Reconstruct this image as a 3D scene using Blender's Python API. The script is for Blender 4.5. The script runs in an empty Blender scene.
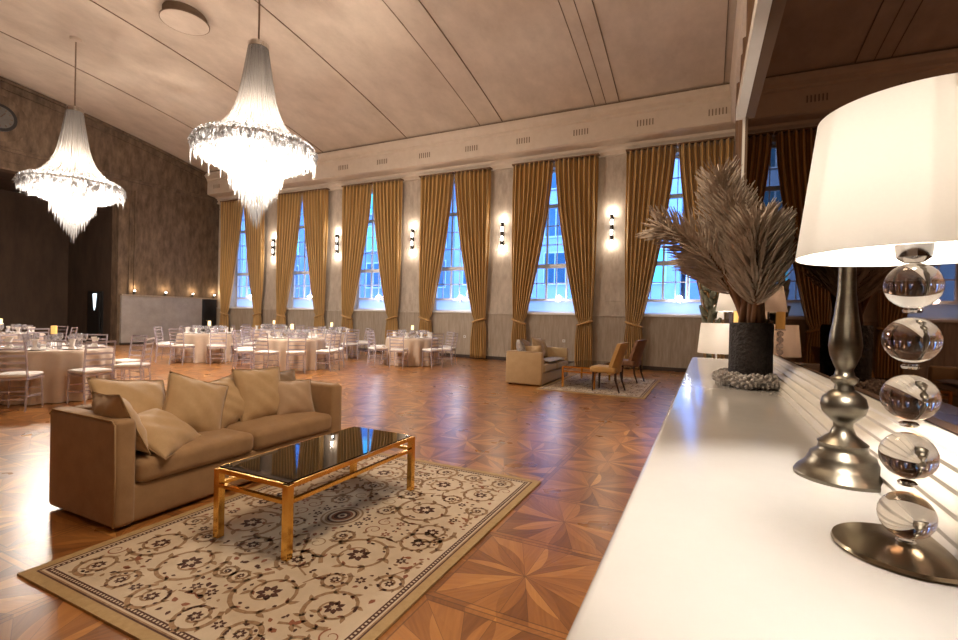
import bpy, bmesh, math, random
from mathutils import Vector, Matrix
random.seed(7)
PI = math.pi
C = bpy.context.scene.collection
sc = bpy.context.scene

# ---------------------------------------------------------------- camera, world, exposure
F_PX, YAW, PIT, ROL = 474.956, 0.4494, -0.0068, 0.0232
EYE = Vector((0, 0, 1.4))
FW = Vector((-math.sin(YAW)*math.cos(PIT), math.cos(YAW)*math.cos(PIT), math.sin(PIT)))
_r0 = Vector((math.cos(YAW), math.sin(YAW), 0)); _u0 = _r0.cross(FW)
RT = _r0*math.cos(ROL) + _u0*math.sin(ROL); UP = -_r0*math.sin(ROL) + _u0*math.cos(ROL)
cd = bpy.data.cameras.new('camera'); cam = bpy.data.objects.new('camera', cd); C.objects.link(cam)
cd.sensor_fit = 'HORIZONTAL'; cd.sensor_width = 36; cd.lens = F_PX/958*36; cd.clip_start = .02; cd.clip_end = 300
M = Matrix((RT, UP, -FW)).transposed().to_4x4(); M.translation = EYE; cam.matrix_world = M
sc.camera = cam
def screen(P):
    d = Vector(P) - EYE; z = d.dot(FW); return 479 + F_PX*d.dot(RT)/z, 320 - F_PX*d.dot(UP)/z

w = bpy.data.worlds.new('dusk'); sc.world = w; w.use_nodes = True
bg = w.node_tree.nodes['Background']; bg.inputs[0].default_value = (.20, .42, 1.0, 1); bg.inputs[1].default_value = 6.0
vs = sc.view_settings; vs.view_transform = 'Standard'; vs.look = 'None'; vs.gamma = 1; vs.use_curve_mapping = False
vs.exposure = 0.15
sc.cycles.transparent_max_bounces = 24; sc.cycles.max_bounces = 8; sc.cycles.transmission_bounces = 8
sc.cycles.sample_clamp_indirect = 6; sc.cycles.caustics_reflective = False; sc.cycles.caustics_refractive = False
sc.cycles.use_denoising = True

def lamp(name, loc, power, col, r=.05, kind='POINT', spot=None, rot=None, size=None):
    l = bpy.data.lights.new(name, kind); l.energy = power; l.color = col
    if kind == 'AREA':
        l.shape = 'RECTANGLE'; l.size, l.size_y = size
    else: l.shadow_soft_size = r
    if spot: l.spot_size = spot; l.spot_blend = .8
    o = bpy.data.objects.new(name, l); C.objects.link(o); o.location = loc
    if rot: o.rotation_euler = rot
    return o
WARM = (1, .76, .52); WHITE = (1, .87, .72)
E_CHAND, E_CRYS, E_FILL = 2150, 55, 15
lamp('fill_light_rear', (-9, -4, 5.2), E_FILL, WARM, .8)  # weak added fill without a fixture, stands in for unseen lighting behind the camera
lamp('fill_light_side', (-1.0, 2.4, 5.2), 430, (1,.78,.54), .9)  # added warm fill, no fixture here; brightens sofa front, rug and branches

# ---------------------------------------------------------------- materials
def mat(name, col=(.5,.5,.5), rough=.5, metal=0, spec=.5, trans=0, ior=1.5, emit=None, estr=0, coat=0, sheen=0,
        noise=None, bump=None, nstretch=(1,1,1)):
    m = bpy.data.materials.new(name); m.use_nodes = True; nt = m.node_tree; b = nt.nodes['Principled BSDF']
    I = b.inputs
    I['Base Color'].default_value = (*col, 1); I['Roughness'].default_value = rough; I['Metallic'].default_value = metal
    I['Specular IOR Level'].default_value = spec; I['Transmission Weight'].default_value = trans; I['IOR'].default_value = ior
    I['Coat Weight'].default_value = coat; I['Coat Roughness'].default_value = .12; I['Sheen Weight'].default_value = sheen
    if emit: I['Emission Color'].default_value = (*emit, 1); I['Emission Strength'].default_value = estr
    if noise or bump:
        tc = nt.nodes.new('ShaderNodeTexCoord'); mp = nt.nodes.new('ShaderNodeMapping')
        mp.inputs['Scale'].default_value = nstretch; nt.links.new(tc.outputs['Object'], mp.inputs[0])
    if noise:      # (scale, second colour, detail)
        n = nt.nodes.new('ShaderNodeTexNoise'); n.inputs['Scale'].default_value = noise[0]; n.inputs['Detail'].default_value = noise[2] if len(noise) > 2 else 6
        n.inputs['Roughness'].default_value = .65
        cr = nt.nodes.new('ShaderNodeValToRGB'); cr.color_ramp.elements[0].position = .32; cr.color_ramp.elements[1].position = .68
        cr.color_ramp.elements[0].color = (*col, 1); cr.color_ramp.elements[1].color = (*noise[1], 1)
        nt.links.new(mp.outputs[0], n.inputs[0]); nt.links.new(n.outputs[0], cr.inputs[0]); nt.links.new(cr.outputs[0], I['Base Color'])
    if bump:       # (scale, strength, distance)
        n = nt.nodes.new('ShaderNodeTexNoise'); n.inputs['Scale'].default_value = bump[0]; n.inputs['Detail'].default_value = 5
        bp = nt.nodes.new('ShaderNodeBump'); bp.inputs['Strength'].default_value = bump[1]; bp.inputs['Distance'].default_value = bump[2]
        nt.links.new(mp.outputs[0], n.inputs[0]); nt.links.new(n.outputs[0], bp.inputs['Height']); nt.links.new(bp.outputs[0], I['Normal'])
    return m

def clear_mat(name, tint, alpha, gloss_rough=.08, diff=(.8,.8,.85), diffw=.35, transl=False):
    """transparent body + a little diffuse or translucent + fresnel gloss"""
    m = bpy.data.materials.new(name); m.use_nodes = True; nt = m.node_tree; nt.nodes.clear()
    out = nt.nodes.new('ShaderNodeOutputMaterial'); tr = nt.nodes.new('ShaderNodeBsdfTransparent'); tr.inputs[0].default_value = (*tint, 1)
    gl = nt.nodes.new('ShaderNodeBsdfGlossy'); gl.inputs['Roughness'].default_value = gloss_rough
    df = nt.nodes.new('ShaderNodeBsdfTranslucent' if transl else 'ShaderNodeBsdfDiffuse'); df.inputs[0].default_value = (*diff, 1)
    if transl:
        d2 = nt.nodes.new('ShaderNodeBsdfDiffuse'); d2.inputs[0].default_value = (*diff, 1)
        mx = nt.nodes.new('ShaderNodeMixShader'); mx.inputs[0].default_value = .5
        nt.links.new(df.outputs[0], mx.inputs[1]); nt.links.new(d2.outputs[0], mx.inputs[2]); dso = mx.outputs[0]
    else: dso = df.outputs[0]
    m1 = nt.nodes.new('ShaderNodeMixShader'); m1.inputs[0].default_value = diffw
    nt.links.new(tr.outputs[0], m1.inputs[1]); nt.links.new(dso, m1.inputs[2])
    lw = nt.nodes.new('ShaderNodeLayerWeight'); lw.inputs[0].default_value = alpha
    m2 = nt.nodes.new('ShaderNodeMixShader'); nt.links.new(lw.outputs['Facing'], m2.inputs[0])
    nt.links.new(m1.outputs[0], m2.inputs[1]); nt.links.new(gl.outputs[0], m2.inputs[2]); nt.links.new(m2.outputs[0], out.inputs[0])
    return m

PLASTER = mat('wall_plaster', (.36,.30,.245), .85, noise=(5,(.54,.47,.40),12), bump=(30,.15,.01), nstretch=(1.4,1.4,.5))
DADO = mat('dado_plaster', (.27,.22,.17), .8, noise=(6,(.42,.35,.285),10), bump=(40,.15,.01), nstretch=(3,3,.35))
PARTN = mat('partition_panel', (.30,.27,.25), .8, noise=(3,(.38,.345,.32)))
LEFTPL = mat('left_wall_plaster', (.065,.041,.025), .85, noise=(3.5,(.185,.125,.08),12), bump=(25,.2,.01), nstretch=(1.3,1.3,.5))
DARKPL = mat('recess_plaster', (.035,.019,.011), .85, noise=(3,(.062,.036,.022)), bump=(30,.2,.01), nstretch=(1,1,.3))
CEIL = mat('ceiling_plaster', (.47,.385,.31), .9, noise=(1.6,(.61,.51,.42),10), nstretch=(1,.6,1))
CORN = mat('cornice_plaster', (.60,.51,.42), .8, noise=(4,(.66,.57,.48)))
SEAM = mat('ceiling_seam', (.16,.11,.075), .9, noise=(8,(.2,.14,.1)))
GROOVE = mat('vent_slot', (.22,.17,.12), .9)
BASEB = mat('baseboard_dark', (.035,.022,.018), .4, noise=(12,(.05,.03,.02)))
BLACK = mat('black_paint', (.006,.006,.007), .45, noise=(20,(.012,.011,.012)))
WFRAME = mat('window_paint', (.75,.75,.78), .5, noise=(30,(.8,.8,.82)))
GLASS = clear_mat('window_glass', (.93,.97,1), .12, .02, diffw=.02)
GOLDM = mat('brass_gold', (.95,.60,.17), .17, 1, noise=(35,(.80,.42,.09)), bump=(60,.12,.004), nstretch=(1,1,.25))
PEWTER = mat('pewter', (.21,.19,.15), .32, 1, noise=(14,(.15,.13,.10)), nstretch=(1,1,4))
BRNICK = mat('brushed_bronze', (.46,.38,.27), .24, 1, noise=(40,(.38,.31,.21)))
CHROME = mat('chrome', (.8,.8,.8), .08, 1, noise=(40,(.75,.75,.76)))
CRYST = mat('clear_crystal', (1,1,1), .0, trans=1, ior=1.5, spec=.5)
TABLEGL = mat('smoked_glass', (.010,.008,.006), .03, 0, spec=.7, ior=1.6, noise=(3,(.016,.013,.010)))
def mirror_mat():
    m = bpy.data.materials.new('tinted_mirror'); m.use_nodes = True; nt = m.node_tree; nt.nodes.clear()
    o = nt.nodes.new('ShaderNodeOutputMaterial'); g = nt.nodes.new('ShaderNodeBsdfGlossy'); g.inputs['Roughness'].default_value = .01
    n = nt.nodes.new('ShaderNodeTexNoise'); n.inputs['Scale'].default_value = .6; cr = nt.nodes.new('ShaderNodeValToRGB')
    cr.color_ramp.elements[0].color = (.17,.115,.085,1); cr.color_ramp.elements[1].color = (.20,.135,.10,1)
    nt.links.new(n.outputs[0], cr.inputs[0]); nt.links.new(cr.outputs[0], g.inputs[0]); nt.links.new(g.outputs[0], o.inputs[0]); return m
MIRROR = mirror_mat()
COUNTER = mat('white_lacquer', (.50,.485,.47), .18, 0, coat=.4, noise=(2.5,(.55,.535,.52)), bump=(5,.12,.02), nstretch=(1,.7,1))
WHITEP = mat('white_gloss_trim', (.74,.71,.66), .25, 0, noise=(6,(.78,.75,.70)))
SOFAF = mat('taupe_velvet', (.33,.20,.10), .75, sheen=.25, noise=(7,(.41,.26,.135)), bump=(140,.25,.003))
SOFAF2 = mat('sand_velvet', (.47,.33,.17), .75, sheen=.3, noise=(7,(.53,.38,.21)), bump=(140,.25,.003))
PILF = mat('tan_velvet', (.50,.34,.185), .7, sheen=.35, noise=(9,(.58,.41,.235)), bump=(150,.25,.003))
PILF2 = mat('rose_tan_velvet', (.46,.32,.21), .7, sheen=.35, noise=(9,(.52,.37,.25)), bump=(150,.25,.003))
PILF3 = mat('brown_velvet', (.22,.15,.095), .7, sheen=.45, noise=(9,(.27,.185,.12)), bump=(150,.25,.003))
PILG = mat('grey_pattern_fabric', (.50,.46,.42), .8, noise=(22,(.25,.22,.22),2))
PIPE = mat('piping', (.40,.27,.15), .8, noise=(30,(.44,.30,.17)))
CLOTH = mat('ivory_satin', (.50,.385,.30), .38, sheen=.2, noise=(4,(.58,.455,.36)))
ACRYL = clear_mat('clear_acrylic', (.95,.93,.98), .22, .1, diff=(.78,.72,.80), diffw=.34)
PAD = mat('white_seat_fabric', (.82,.79,.77), .7, noise=(20,(.86,.83,.81)))
WGLASS = clear_mat('wine_glass', (.97,.97,1), .42, .03, diff=(.95,.95,1), diffw=.16)
CHINA = mat('white_china', (.85,.83,.82), .2, noise=(20,(.88,.86,.85)))
WAX = mat('amber_candle', (.80,.50,.10), .5, emit=(1,.62,.2), estr=.7, noise=(12,(.85,.58,.16)))
WAXW = mat('ivory_candle', (.9,.72,.42), .5, emit=(1,.72,.36), estr=1.6, noise=(12,(.92,.76,.5)))
WOODD = mat('dark_wood', (.035,.018,.012), .35, noise=(12,(.06,.03,.02)), nstretch=(1,1,.1))
CHVEL = mat('gold_velvet', (.42,.235,.065), .6, sheen=.2, noise=(8,(.50,.29,.09)))
CHVEL2 = mat('rust_velvet', (.17,.065,.022), .6, sheen=.2, noise=(8,(.22,.09,.03)))
NEEDLE = mat('frosted_needle', (.36,.285,.23), .8, noise=(14,(.74,.65,.57)))
TWIG = mat('brown_twig', (.20,.095,.045), .7, noise=(18,(.30,.15,.075)), bump=(50,.4,.01), nstretch=(1,1,.2))
POTM = mat('black_bark_pot', (.012,.009,.010), .6, noise=(45,(.055,.045,.045)), bump=(70,.9,.02))
CONE = mat('frosted_cone', (.40,.37,.36), .7, noise=(40,(.66,.62,.60)))
CACT = mat('dull_green_leaf', (.10,.11,.075), .7, noise=(20,(.17,.17,.12)))
CLOCKF = mat('clock_face', (.10,.09,.085), .5, noise=(8,(.13,.12,.11)))
BULB = mat('bulb_glow', (1,1,1), .5, emit=(1,.93,.82), estr=14)
TUBEL = mat('door_gap_light', (.8,.9,1), .5, emit=(.75,.9,1), estr=2.0)

def shade_mat(name, col):
    m = bpy.data.materials.new(name); m.use_nodes = True; nt = m.node_tree; nt.nodes.clear()
    o = nt.nodes.new('ShaderNodeOutputMaterial'); t = nt.nodes.new('ShaderNodeBsdfTranslucent'); d = nt.nodes.new('ShaderNodeBsdfDiffuse')
    n = nt.nodes.new('ShaderNodeTexNoise'); n.inputs['Scale'].default_value = 60; cr = nt.nodes.new('ShaderNodeValToRGB')
    cr.color_ramp.elements[0].color = (*[c*.96 for c in col], 1); cr.color_ramp.elements[1].color = (*col, 1)
    nt.links.new(n.outputs[0], cr.inputs[0]); nt.links.new(cr.outputs[0], t.inputs[0]); nt.links.new(cr.outputs[0], d.inputs[0])
    x = nt.nodes.new('ShaderNodeMixShader'); x.inputs[0].default_value = .2
    nt.links.new(t.outputs[0], x.inputs[1]); nt.links.new(d.outputs[0], x.inputs[2]); nt.links.new(x.outputs[0], o.inputs[0]); return m
SHADE = shade_mat('lamp_shade_linen', (.95,.92,.88))
CRYSTAL_LIT = clear_mat('chandelier_crystal', (.98,.98,1), .25, .2, diff=(.56,.56,.56), diffw=.55, transl=True)
STRAND = clear_mat('crystal_strand', (.95,.93,.93), .2, .2, diff=(.36,.34,.32), diffw=.6, transl=True)

def curtain_mat():
    m = mat('gold_striped_curtain', (.5,.32,.1), .55, sheen=.25); nt = m.node_tree; b = nt.nodes['Principled BSDF']
    uv = nt.nodes.new('ShaderNodeUVMap'); uv.uv_map = 'UVMap'
    sp = nt.nodes.new('ShaderNodeSeparateXYZ'); nt.links.new(uv.outputs[0], sp.inputs[0])
    mu = nt.nodes.new('ShaderNodeMath'); mu.operation = 'MULTIPLY'; mu.inputs[1].default_value = 25.5
    fr = nt.nodes.new('ShaderNodeMath'); fr.operation = 'FRACT'
    nt.links.new(sp.outputs[0], mu.inputs[0]); nt.links.new(mu.outputs[0], fr.inputs[0])
    cr = nt.nodes.new('ShaderNodeValToRGB'); e = cr.color_ramp.elements
    e[0].position = 0; e[0].color = (.46,.26,.08,1); e[1].position = .45; e[1].color = (.56,.35,.125,1)
    a = e.new(.55); a.color = (.27,.165,.06,1); a = e.new(.85); a.color = (.31,.19,.065,1); a = e.new(.97); a.color = (.46,.26,.08,1)
    nt.links.new(fr.outputs[0], cr.inputs[0]); nt.links.new(cr.outputs[0], b.inputs['Base Color'])
    return m
CURT = curtain_mat()
CURTD = mat('brown_curtain', (.14,.075,.035), .6, noise=(5,(.19,.105,.05)), nstretch=(6,6,.3))

def floor_mat():
    m = bpy.data.materials.new('star_parquet'); m.use_nodes = True; nt = m.node_tree; b = nt.nodes['Principled BSDF']; L = nt.links
    N = nt.nodes.new
    def mth(op, a, c=None):
        n = N('ShaderNodeMath'); n.operation = op
        for i, v in enumerate((a, c)):
            if v is None: continue
            if isinstance(v, (int, float)): n.inputs[i].default_value = v
            else: L.new(v, n.inputs[i])
        return n.outputs[0]
    tc = N('ShaderNodeTexCoord'); sp = N('ShaderNodeSeparateXYZ'); L.new(tc.outputs['Object'], sp.inputs[0])
    T = .78
    def local(v, off):
        q = mth('DIVIDE', mth('ADD', v, off), T); fl = mth('FLOOR', q); return mth('SUBTRACT', mth('SUBTRACT', q, fl), .5), fl
    u, iu = local(sp.outputs[0], .86+T/2); v, iv = local(sp.outputs[1], -2.43+T/2)
    ang = mth('ARCTAN2', v, u)
    seg = mth('FLOOR', mth('DIVIDE', mth('ADD', ang, PI), PI/8))
    rad = mth('MAXIMUM', mth('ABSOLUTE', u), mth('ABSOLUTE', v))
    rr = mth('SQRT', mth('ADD', mth('MULTIPLY', u, u), mth('MULTIPLY', v, v)))
    # star: alternating long points, radius folds with angle
    fold = mth('ABSOLUTE', mth('SUBTRACT', mth('FRACT', mth('DIVIDE', mth('ADD', ang, PI), PI/4)), .5))   # 0..0.5
    star = mth('LESS_THAN', rr, mth('ADD', .13, mth('MULTIPLY', fold, .74)))
    frame = mth('GREATER_THAN', rad, .455)
    ring = mth('FLOOR', mth('MULTIPLY', rr, 7.0))
    pid = mth('ADD', mth('ADD', mth('MULTIPLY', seg, 1.37), mth('MULTIPLY', star, 5.1)), mth('ADD', mth('MULTIPLY', frame, 9.3), mth('ADD', mth('MULTIPLY', iu, 3.71), mth('MULTIPLY', iv, 7.13))))
    wn = N('ShaderNodeTexWhiteNoise'); wn.noise_dimensions = '1D'; L.new(pid, wn.inputs['W'])
    # grain along sector direction
    dirn = mth('MULTIPLY', seg, PI/8)
    cs, sn = mth('COSINE', dirn), mth('SINE', dirn)
    ga = mth('ADD', mth('MULTIPLY', u, cs), mth('MULTIPLY', v, sn)); gb = mth('SUBTRACT', mth('MULTIPLY', v, cs), mth('MULTIPLY', u, sn))
    cb = N('ShaderNodeCombineXYZ'); L.new(mth('MULTIPLY', ga, 2.0), cb.inputs[0]); L.new(mth('MULTIPLY', gb, 26), cb.inputs[1]); L.new(mth('MULTIPLY', pid, 3.0), cb.inputs[2])
    gn = N('ShaderNodeTexNoise'); gn.inputs['Scale'].default_value = 1.6; gn.inputs['Detail'].default_value = 5; L.new(cb.outputs[0], gn.inputs[0])
    alt = mth('MODULO', seg, 2.0)
    val = mth('ADD', mth('ADD', mth('MULTIPLY', wn.outputs[0], .42), mth('MULTIPLY', gn.outputs[0], .38)), mth('ADD', mth('MULTIPLY', alt, .12), mth('MULTIPLY', star, .10)))
    cr = N('ShaderNodeValToRGB'); e = cr.color_ramp.elements
    e[0].position = .12; e[0].color = (.12,.042,.012,1); e[1].position = .92; e[1].color = (.60,.30,.085,1)
    x = e.new(.42); x.color = (.29,.115,.030,1); x = e.new(.66); x.color = (.44,.19,.052,1)
    L.new(val, cr.inputs[0])
    # joint lines
    jl = mth('LESS_THAN', mth('ABSOLUTE', mth('SUBTRACT', rad, .455)), .005)
    je = mth('GREATER_THAN', rad, .495)
    sf = mth('FRACT', mth('DIVIDE', mth('ADD', ang, PI), PI/8)); sj = mth('LESS_THAN', mth('MULTIPLY', mth('MINIMUM', sf, mth('SUBTRACT', 1.0, sf)), rr), .0045)
    sj = mth('MULTIPLY', sj, mth('LESS_THAN', rad, .455))
    jj = mth('MAXIMUM', mth('MAXIMUM', jl, je), sj)
    mx = N('ShaderNodeMix'); mx.data_type = 'RGBA'; L.new(mth('MULTIPLY', jj, .55), mx.inputs[0]); L.new(cr.outputs[0], mx.inputs[6]); mx.inputs[7].default_value = (.05,.018,.007,1)
    L.new(mx.outputs[2], b.inputs['Base Color'])
    n2 = N('ShaderNodeTexNoise'); n2.inputs['Scale'].default_value = 2.2; n2.inputs['Detail'].default_value = 3; L.new(tc.outputs['Object'], n2.inputs[0])
    L.new(mth('ADD', .22, mth('MULTIPLY', n2.outputs[0], .16)), b.inputs['Roughness'])
    b.inputs['Specular IOR Level'].default_value = .6; b.inputs['Coat Weight'].default_value = .25; b.inputs['Coat Roughness'].default_value = .25
    bp = N('ShaderNodeBump'); bp.inputs['Strength'].default_value = .06; bp.inputs['Distance'].default_value = .02; L.new(gn.outputs[0], bp.inputs['Height']); L.new(bp.outputs[0], b.inputs['Normal'])
    return m
PARQ = floor_mat()

# ---------------------------------------------------------------- mesh helpers
class B:
    def __init__(s): s.bm = bmesh.new()
    def box(s, c, d, rot=0, M=None):
        m = (M or Matrix.Identity(4)) @ Matrix.Translation(c) @ Matrix.Rotation(rot, 4, 'Z') @ Matrix.Diagonal((*d, 1))
        bmesh.ops.create_cube(s.bm, size=1, matrix=m); return s
    def bx(s, x0, x1, y0, y1, z0, z1): return s.box(((x0+x1)/2, (y0+y1)/2, (z0+z1)/2), (abs(x1-x0), abs(y1-y0), abs(z1-z0)))
    def rbox(s, c, d, r=.03, seg=3, rot=0, bulge=0, M=None):
        t = bmesh.new(); bmesh.ops.create_cube(t, size=1, matrix=Matrix.Diagonal((*d, 1)))
        if bulge: bmesh.ops.subdivide_edges(t, edges=t.edges[:], cuts=5, use_grid_fill=True)
        es = [e for e in t.edges if len(e.link_faces) == 2 and e.calc_face_angle() > .5]
        bmesh.ops.bevel(t, geom=es, offset=r, segments=seg, profile=.5, affect='EDGES')
        if bulge:
            for v in t.verts:
                if v.co.z > 0: v.co.z += bulge*max(0, 1-(2*v.co.x/d[0])**2)*max(0, 1-(2*v.co.y/d[1])**2)
        m = (M or Matrix.Identity(4)) @ Matrix.Translation(c) @ Matrix.Rotation(rot, 4, 'Z'); bmesh.ops.transform(t, matrix=m, verts=t.verts)
        me = bpy.data.meshes.new('t'); t.to_mesh(me); t.free(); s.bm.from_mesh(me); bpy.data.meshes.remove(me); return s
    def soft(s, c, d, r, crown=0, n=18):
        t = bmesh.new(); bmesh.ops.create_cube(t, size=2); bmesh.ops.subdivide_edges(t, edges=t.edges[:], cuts=n, use_grid_fill=True)
        h = Vector(d)/2
        for v in t.verts:
            p = Vector([math.copysign(abs(math.sin(q*PI/2)), q)*k_ for q, k_ in zip(v.co, h)])
            q = Vector([max(-k_+r, min(k_-r, w_)) for w_, k_ in zip(p, h)]); e = p-q
            if e.length > 1e-6: p = q + e.normalized()*min(r, e.length if sum(abs(w_) > 1e-6 for w_ in e) == 1 else r)
            f = max(0, 1-(p.x/h.x)**2)*max(0, 1-(p.y/h.y)**2)
            p.z += crown*f*(1 if p.z > 0 else 0); v.co = p + Vector(c)
        me = bpy.data.meshes.new('t'); t.to_mesh(me); t.free(); s.bm.from_mesh(me); bpy.data.meshes.remove(me); return s
    def bar(s, a, b, w, h=None, w2=None):
        a, b = Vector(a), Vector(b); d = b-a; h = h or w; k = (w2 or w)/w
        z = d.normalized(); x = z.orthogonal().normalized() if abs(z.z) < .99 else Vector((1,0,0))
        if abs(z.z) < .99: x = z.cross(Vector((0,0,1))).normalized()
        y = z.cross(x); vs_ = []
        for P, q in ((a, 1), (b, k)):
            for sx, sy in ((-1,-1),(1,-1),(1,1),(-1,1)): vs_.append(s.bm.verts.new(P + x*sx*w/2*q + y*sy*h/2*q))
        for f in ((0,3,2,1),(4,5,6,7),(0,1,5,4),(1,2,6,5),(2,3,7,6),(3,0,4,7)): s.bm.faces.new([vs_[i] for i in f])
        return s
    def tube(s, pts, rad, seg=8, cap=True):
        pts = [Vector(p) for p in pts]; n = len(pts); rads = rad if isinstance(rad, (list, tuple)) else [rad]*n; rings = []
        ref = None
        for i, P in enumerate(pts):
            d = (pts[min(i+1, n-1)] - pts[max(i-1, 0)]).normalized()
            if ref is None: ref = d.orthogonal().normalized()
            x = (ref - d*ref.dot(d)); x = x.normalized() if x.length > 1e-6 else d.orthogonal().normalized(); ref = x; y = d.cross(x)
            rings.append([s.bm.verts.new(P + (x*math.cos(2*PI*k/seg) + y*math.sin(2*PI*k/seg))*rads[i]) for k in range(seg)])
        for a, b in zip(rings, rings[1:]):
            for k in range(seg): s.bm.faces.new((a[k], a[(k+1) % seg], b[(k+1) % seg], b[k]))
        if cap: s.bm.faces.new(rings[0][::-1]); s.bm.faces.new(rings[-1])
        return s
    def lathe(s, prof, seg=24, c=(0,0,0), wob=None, closed=False):
        c = Vector(c); rings = []
        for r, z in prof:
            if r < 1e-5: rings.append([s.bm.verts.new(c + Vector((0,0,z)))]); continue
            rings.append([s.bm.verts.new(c + Vector((math.cos(2*PI*k/seg), math.sin(2*PI*k/seg), 0))*(r*(wob(k/seg, z) if wob else 1)) + Vector((0,0,z))) for k in range(seg)])
        for a, b in zip(rings, rings[1:]):
            for k in range(seg):
                j = (k+1) % seg
                if len(a) == 1 and len(b) == 1: continue
                if len(a) == 1: s.bm.faces.new((a[0], b[j], b[k]))
                elif len(b) == 1: s.bm.faces.new((a[k], a[j], b[0]))
                else: s.bm.faces.new((a[k], a[j], b[j], b[k]))
        return s
    def ball(s, c, r, seg=16, sz=1):
        n = seg//2; return s.lathe([(r*math.sin(PI*i/n) if 0 < i < n else 0, -r*sz*math.cos(PI*i/n)) for i in range(n+1)], seg, c)
    def spike(s, P, d, L, r, seg=4):
        d = Vector(d).normalized(); x = d.orthogonal().normalized(); y = d.cross(x); P = Vector(P)
        a = [s.bm.verts.new(P + (x*math.cos(2*PI*k/seg)+y*math.sin(2*PI*k/seg))*r) for k in range(seg)]; t = s.bm.verts.new(P+d*L); u = s.bm.verts.new(P-d*r*.8)
        for k in range(seg): s.bm.faces.new((a[k], a[(k+1) % seg], t)); s.bm.faces.new((a[(k+1) % seg], a[k], u))
        return s
    def poly(s, pts, mi=0):
        f = s.bm.faces.new([s.bm.verts.new(p) for p in pts]); f.material_index = mi; return s
    def prism(s, pts, axis, a0, a1):   # pts 2-D outline in the two other axes (cyclic order), extruded along axis
        def P(q, a):
            return (a, q[0], q[1]) if axis == 0 else ((q[0], a, q[1]) if axis == 1 else (q[0], q[1], a))
        A = [s.bm.verts.new(P(q, a0)) for q in pts]; Bv = [s.bm.verts.new(P(q, a1)) for q in pts]; n = len(pts)
        s.bm.faces.new(A[::-1]); s.bm.faces.new(Bv)
        for i in range(n): s.bm.faces.new((A[i], A[(i+1) % n], Bv[(i+1) % n], Bv[i]))
        return s
    def build(s, name, m, parent=None, smooth=False, kind=None, loc=None, label=None):
        bmesh.ops.recalc_face_normals(s.bm, faces=s.bm.faces)
        me = bpy.data.meshes.new(name); s.bm.to_mesh(me); s.bm.free()
        for q in (m if isinstance(m, (list, tuple)) else [m]): me.materials.append(q)
        if smooth:
            me.polygons.foreach_set('use_smooth', [True]*len(me.polygons))
            if smooth != 'all': me.set_sharp_from_angle(angle=math.radians(42))
        o = bpy.data.objects.new(name, me); C.objects.link(o)
        if parent: o.parent = parent
        if kind: o['kind'] = kind
        if loc is not None: o.location = loc
        if label: o['label'] = label
        return o
def tag(o, label, cat, group=None):
    o['label'] = label; o['category'] = cat
    if group: o['group'] = group
    return o
def thing(name, label, cat, loc=(0,0,0), rz=0, group=None):
    o = bpy.data.objects.new(name, None); C.objects.link(o); o.location = loc; o.rotation_euler = (0,0,rz); o.empty_display_size = .1
    return tag(o, label, cat, group)
def copy_tree(o, parent=None):
    c = o.copy(); C.objects.link(c)
    if parent: c.parent = parent
    for ch in list(o.children): copy_tree(ch, c)
    return c
def S(name, b, m, smooth=False): return b.build(name, m, kind='structure', smooth=smooth)

# ---------------------------------------------------------------- room shell
XL, XR, YW, YB = -20.2, .62, 14.35, -9.95
VY, VR = 1.9, 104.0
def vz(y): return 7.48 + (11.85**2 - (y-VY)**2)/VR
S('floor', B().bx(-24.2, XR+.4, YB-.3, YW+.5, -.2, 0), PARQ)
# vaulted ceiling
b = B(); ys = [YB + (YW-YB)*i/48 for i in range(49)]
for y0, y1 in zip(ys, ys[1:]):
    b.bm.faces.new([b.bm.verts.new(p) for p in ((XL-.3, y0, vz(y0)), (XR+.3, y0, vz(y0)), (XR+.3, y1, vz(y1)), (XL-.3, y1, vz(y1)))])
    b.bm.faces.new([b.bm.verts.new(p) for p in ((XL-.3, y0, vz(y0)+.2), (XL-.3, y1, vz(y1)+.2), (XR+.3, y1, vz(y1)+.2), (XR+.3, y0, vz(y0)+.2))])
bmesh.ops.remove_doubles(b.bm, verts=b.bm.verts, dist=.001); S('ceiling', b, CEIL, True)
def vault_strip(name, x0, x1, th, m):
    b = B(); ys = [YB + .3 + (13.76-YB-.3)*i/40 for i in range(41)]
    for y0, y1 in zip(ys, ys[1:]):
        b.bm.faces.new([b.bm.verts.new(p) for p in ((x0,y0,vz(y0)-th),(x1,y0,vz(y0)-th),(x1,y1,vz(y1)-th),(x0,y1,vz(y1)-th))])
        for x in (x0, x1): b.bm.faces.new([b.bm.verts.new(p) for p in ((x,y0,vz(y0)-th),(x,y1,vz(y1)-th),(x,y1,vz(y1)+.02),(x,y0,vz(y0)+.02))])
    S(name, b, m)
k = 1
for xa, xb, mid in ((-3.05,-2.38,-2.74), (-6.69,-5.92,None), (None,-9.5,None), (None,-13.3,None), (None,-17.1,None), (.22,None,None)):
    if xa and xb: vault_strip('trim_%d' % k, xa, xb, .012, CEIL); k += 1
    for xx in (xa, xb, mid):
        if xx is None: continue
        vault_strip('trim_%d' % k, xx-.009, xx+.009, .02, SEAM); k += 1

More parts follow.
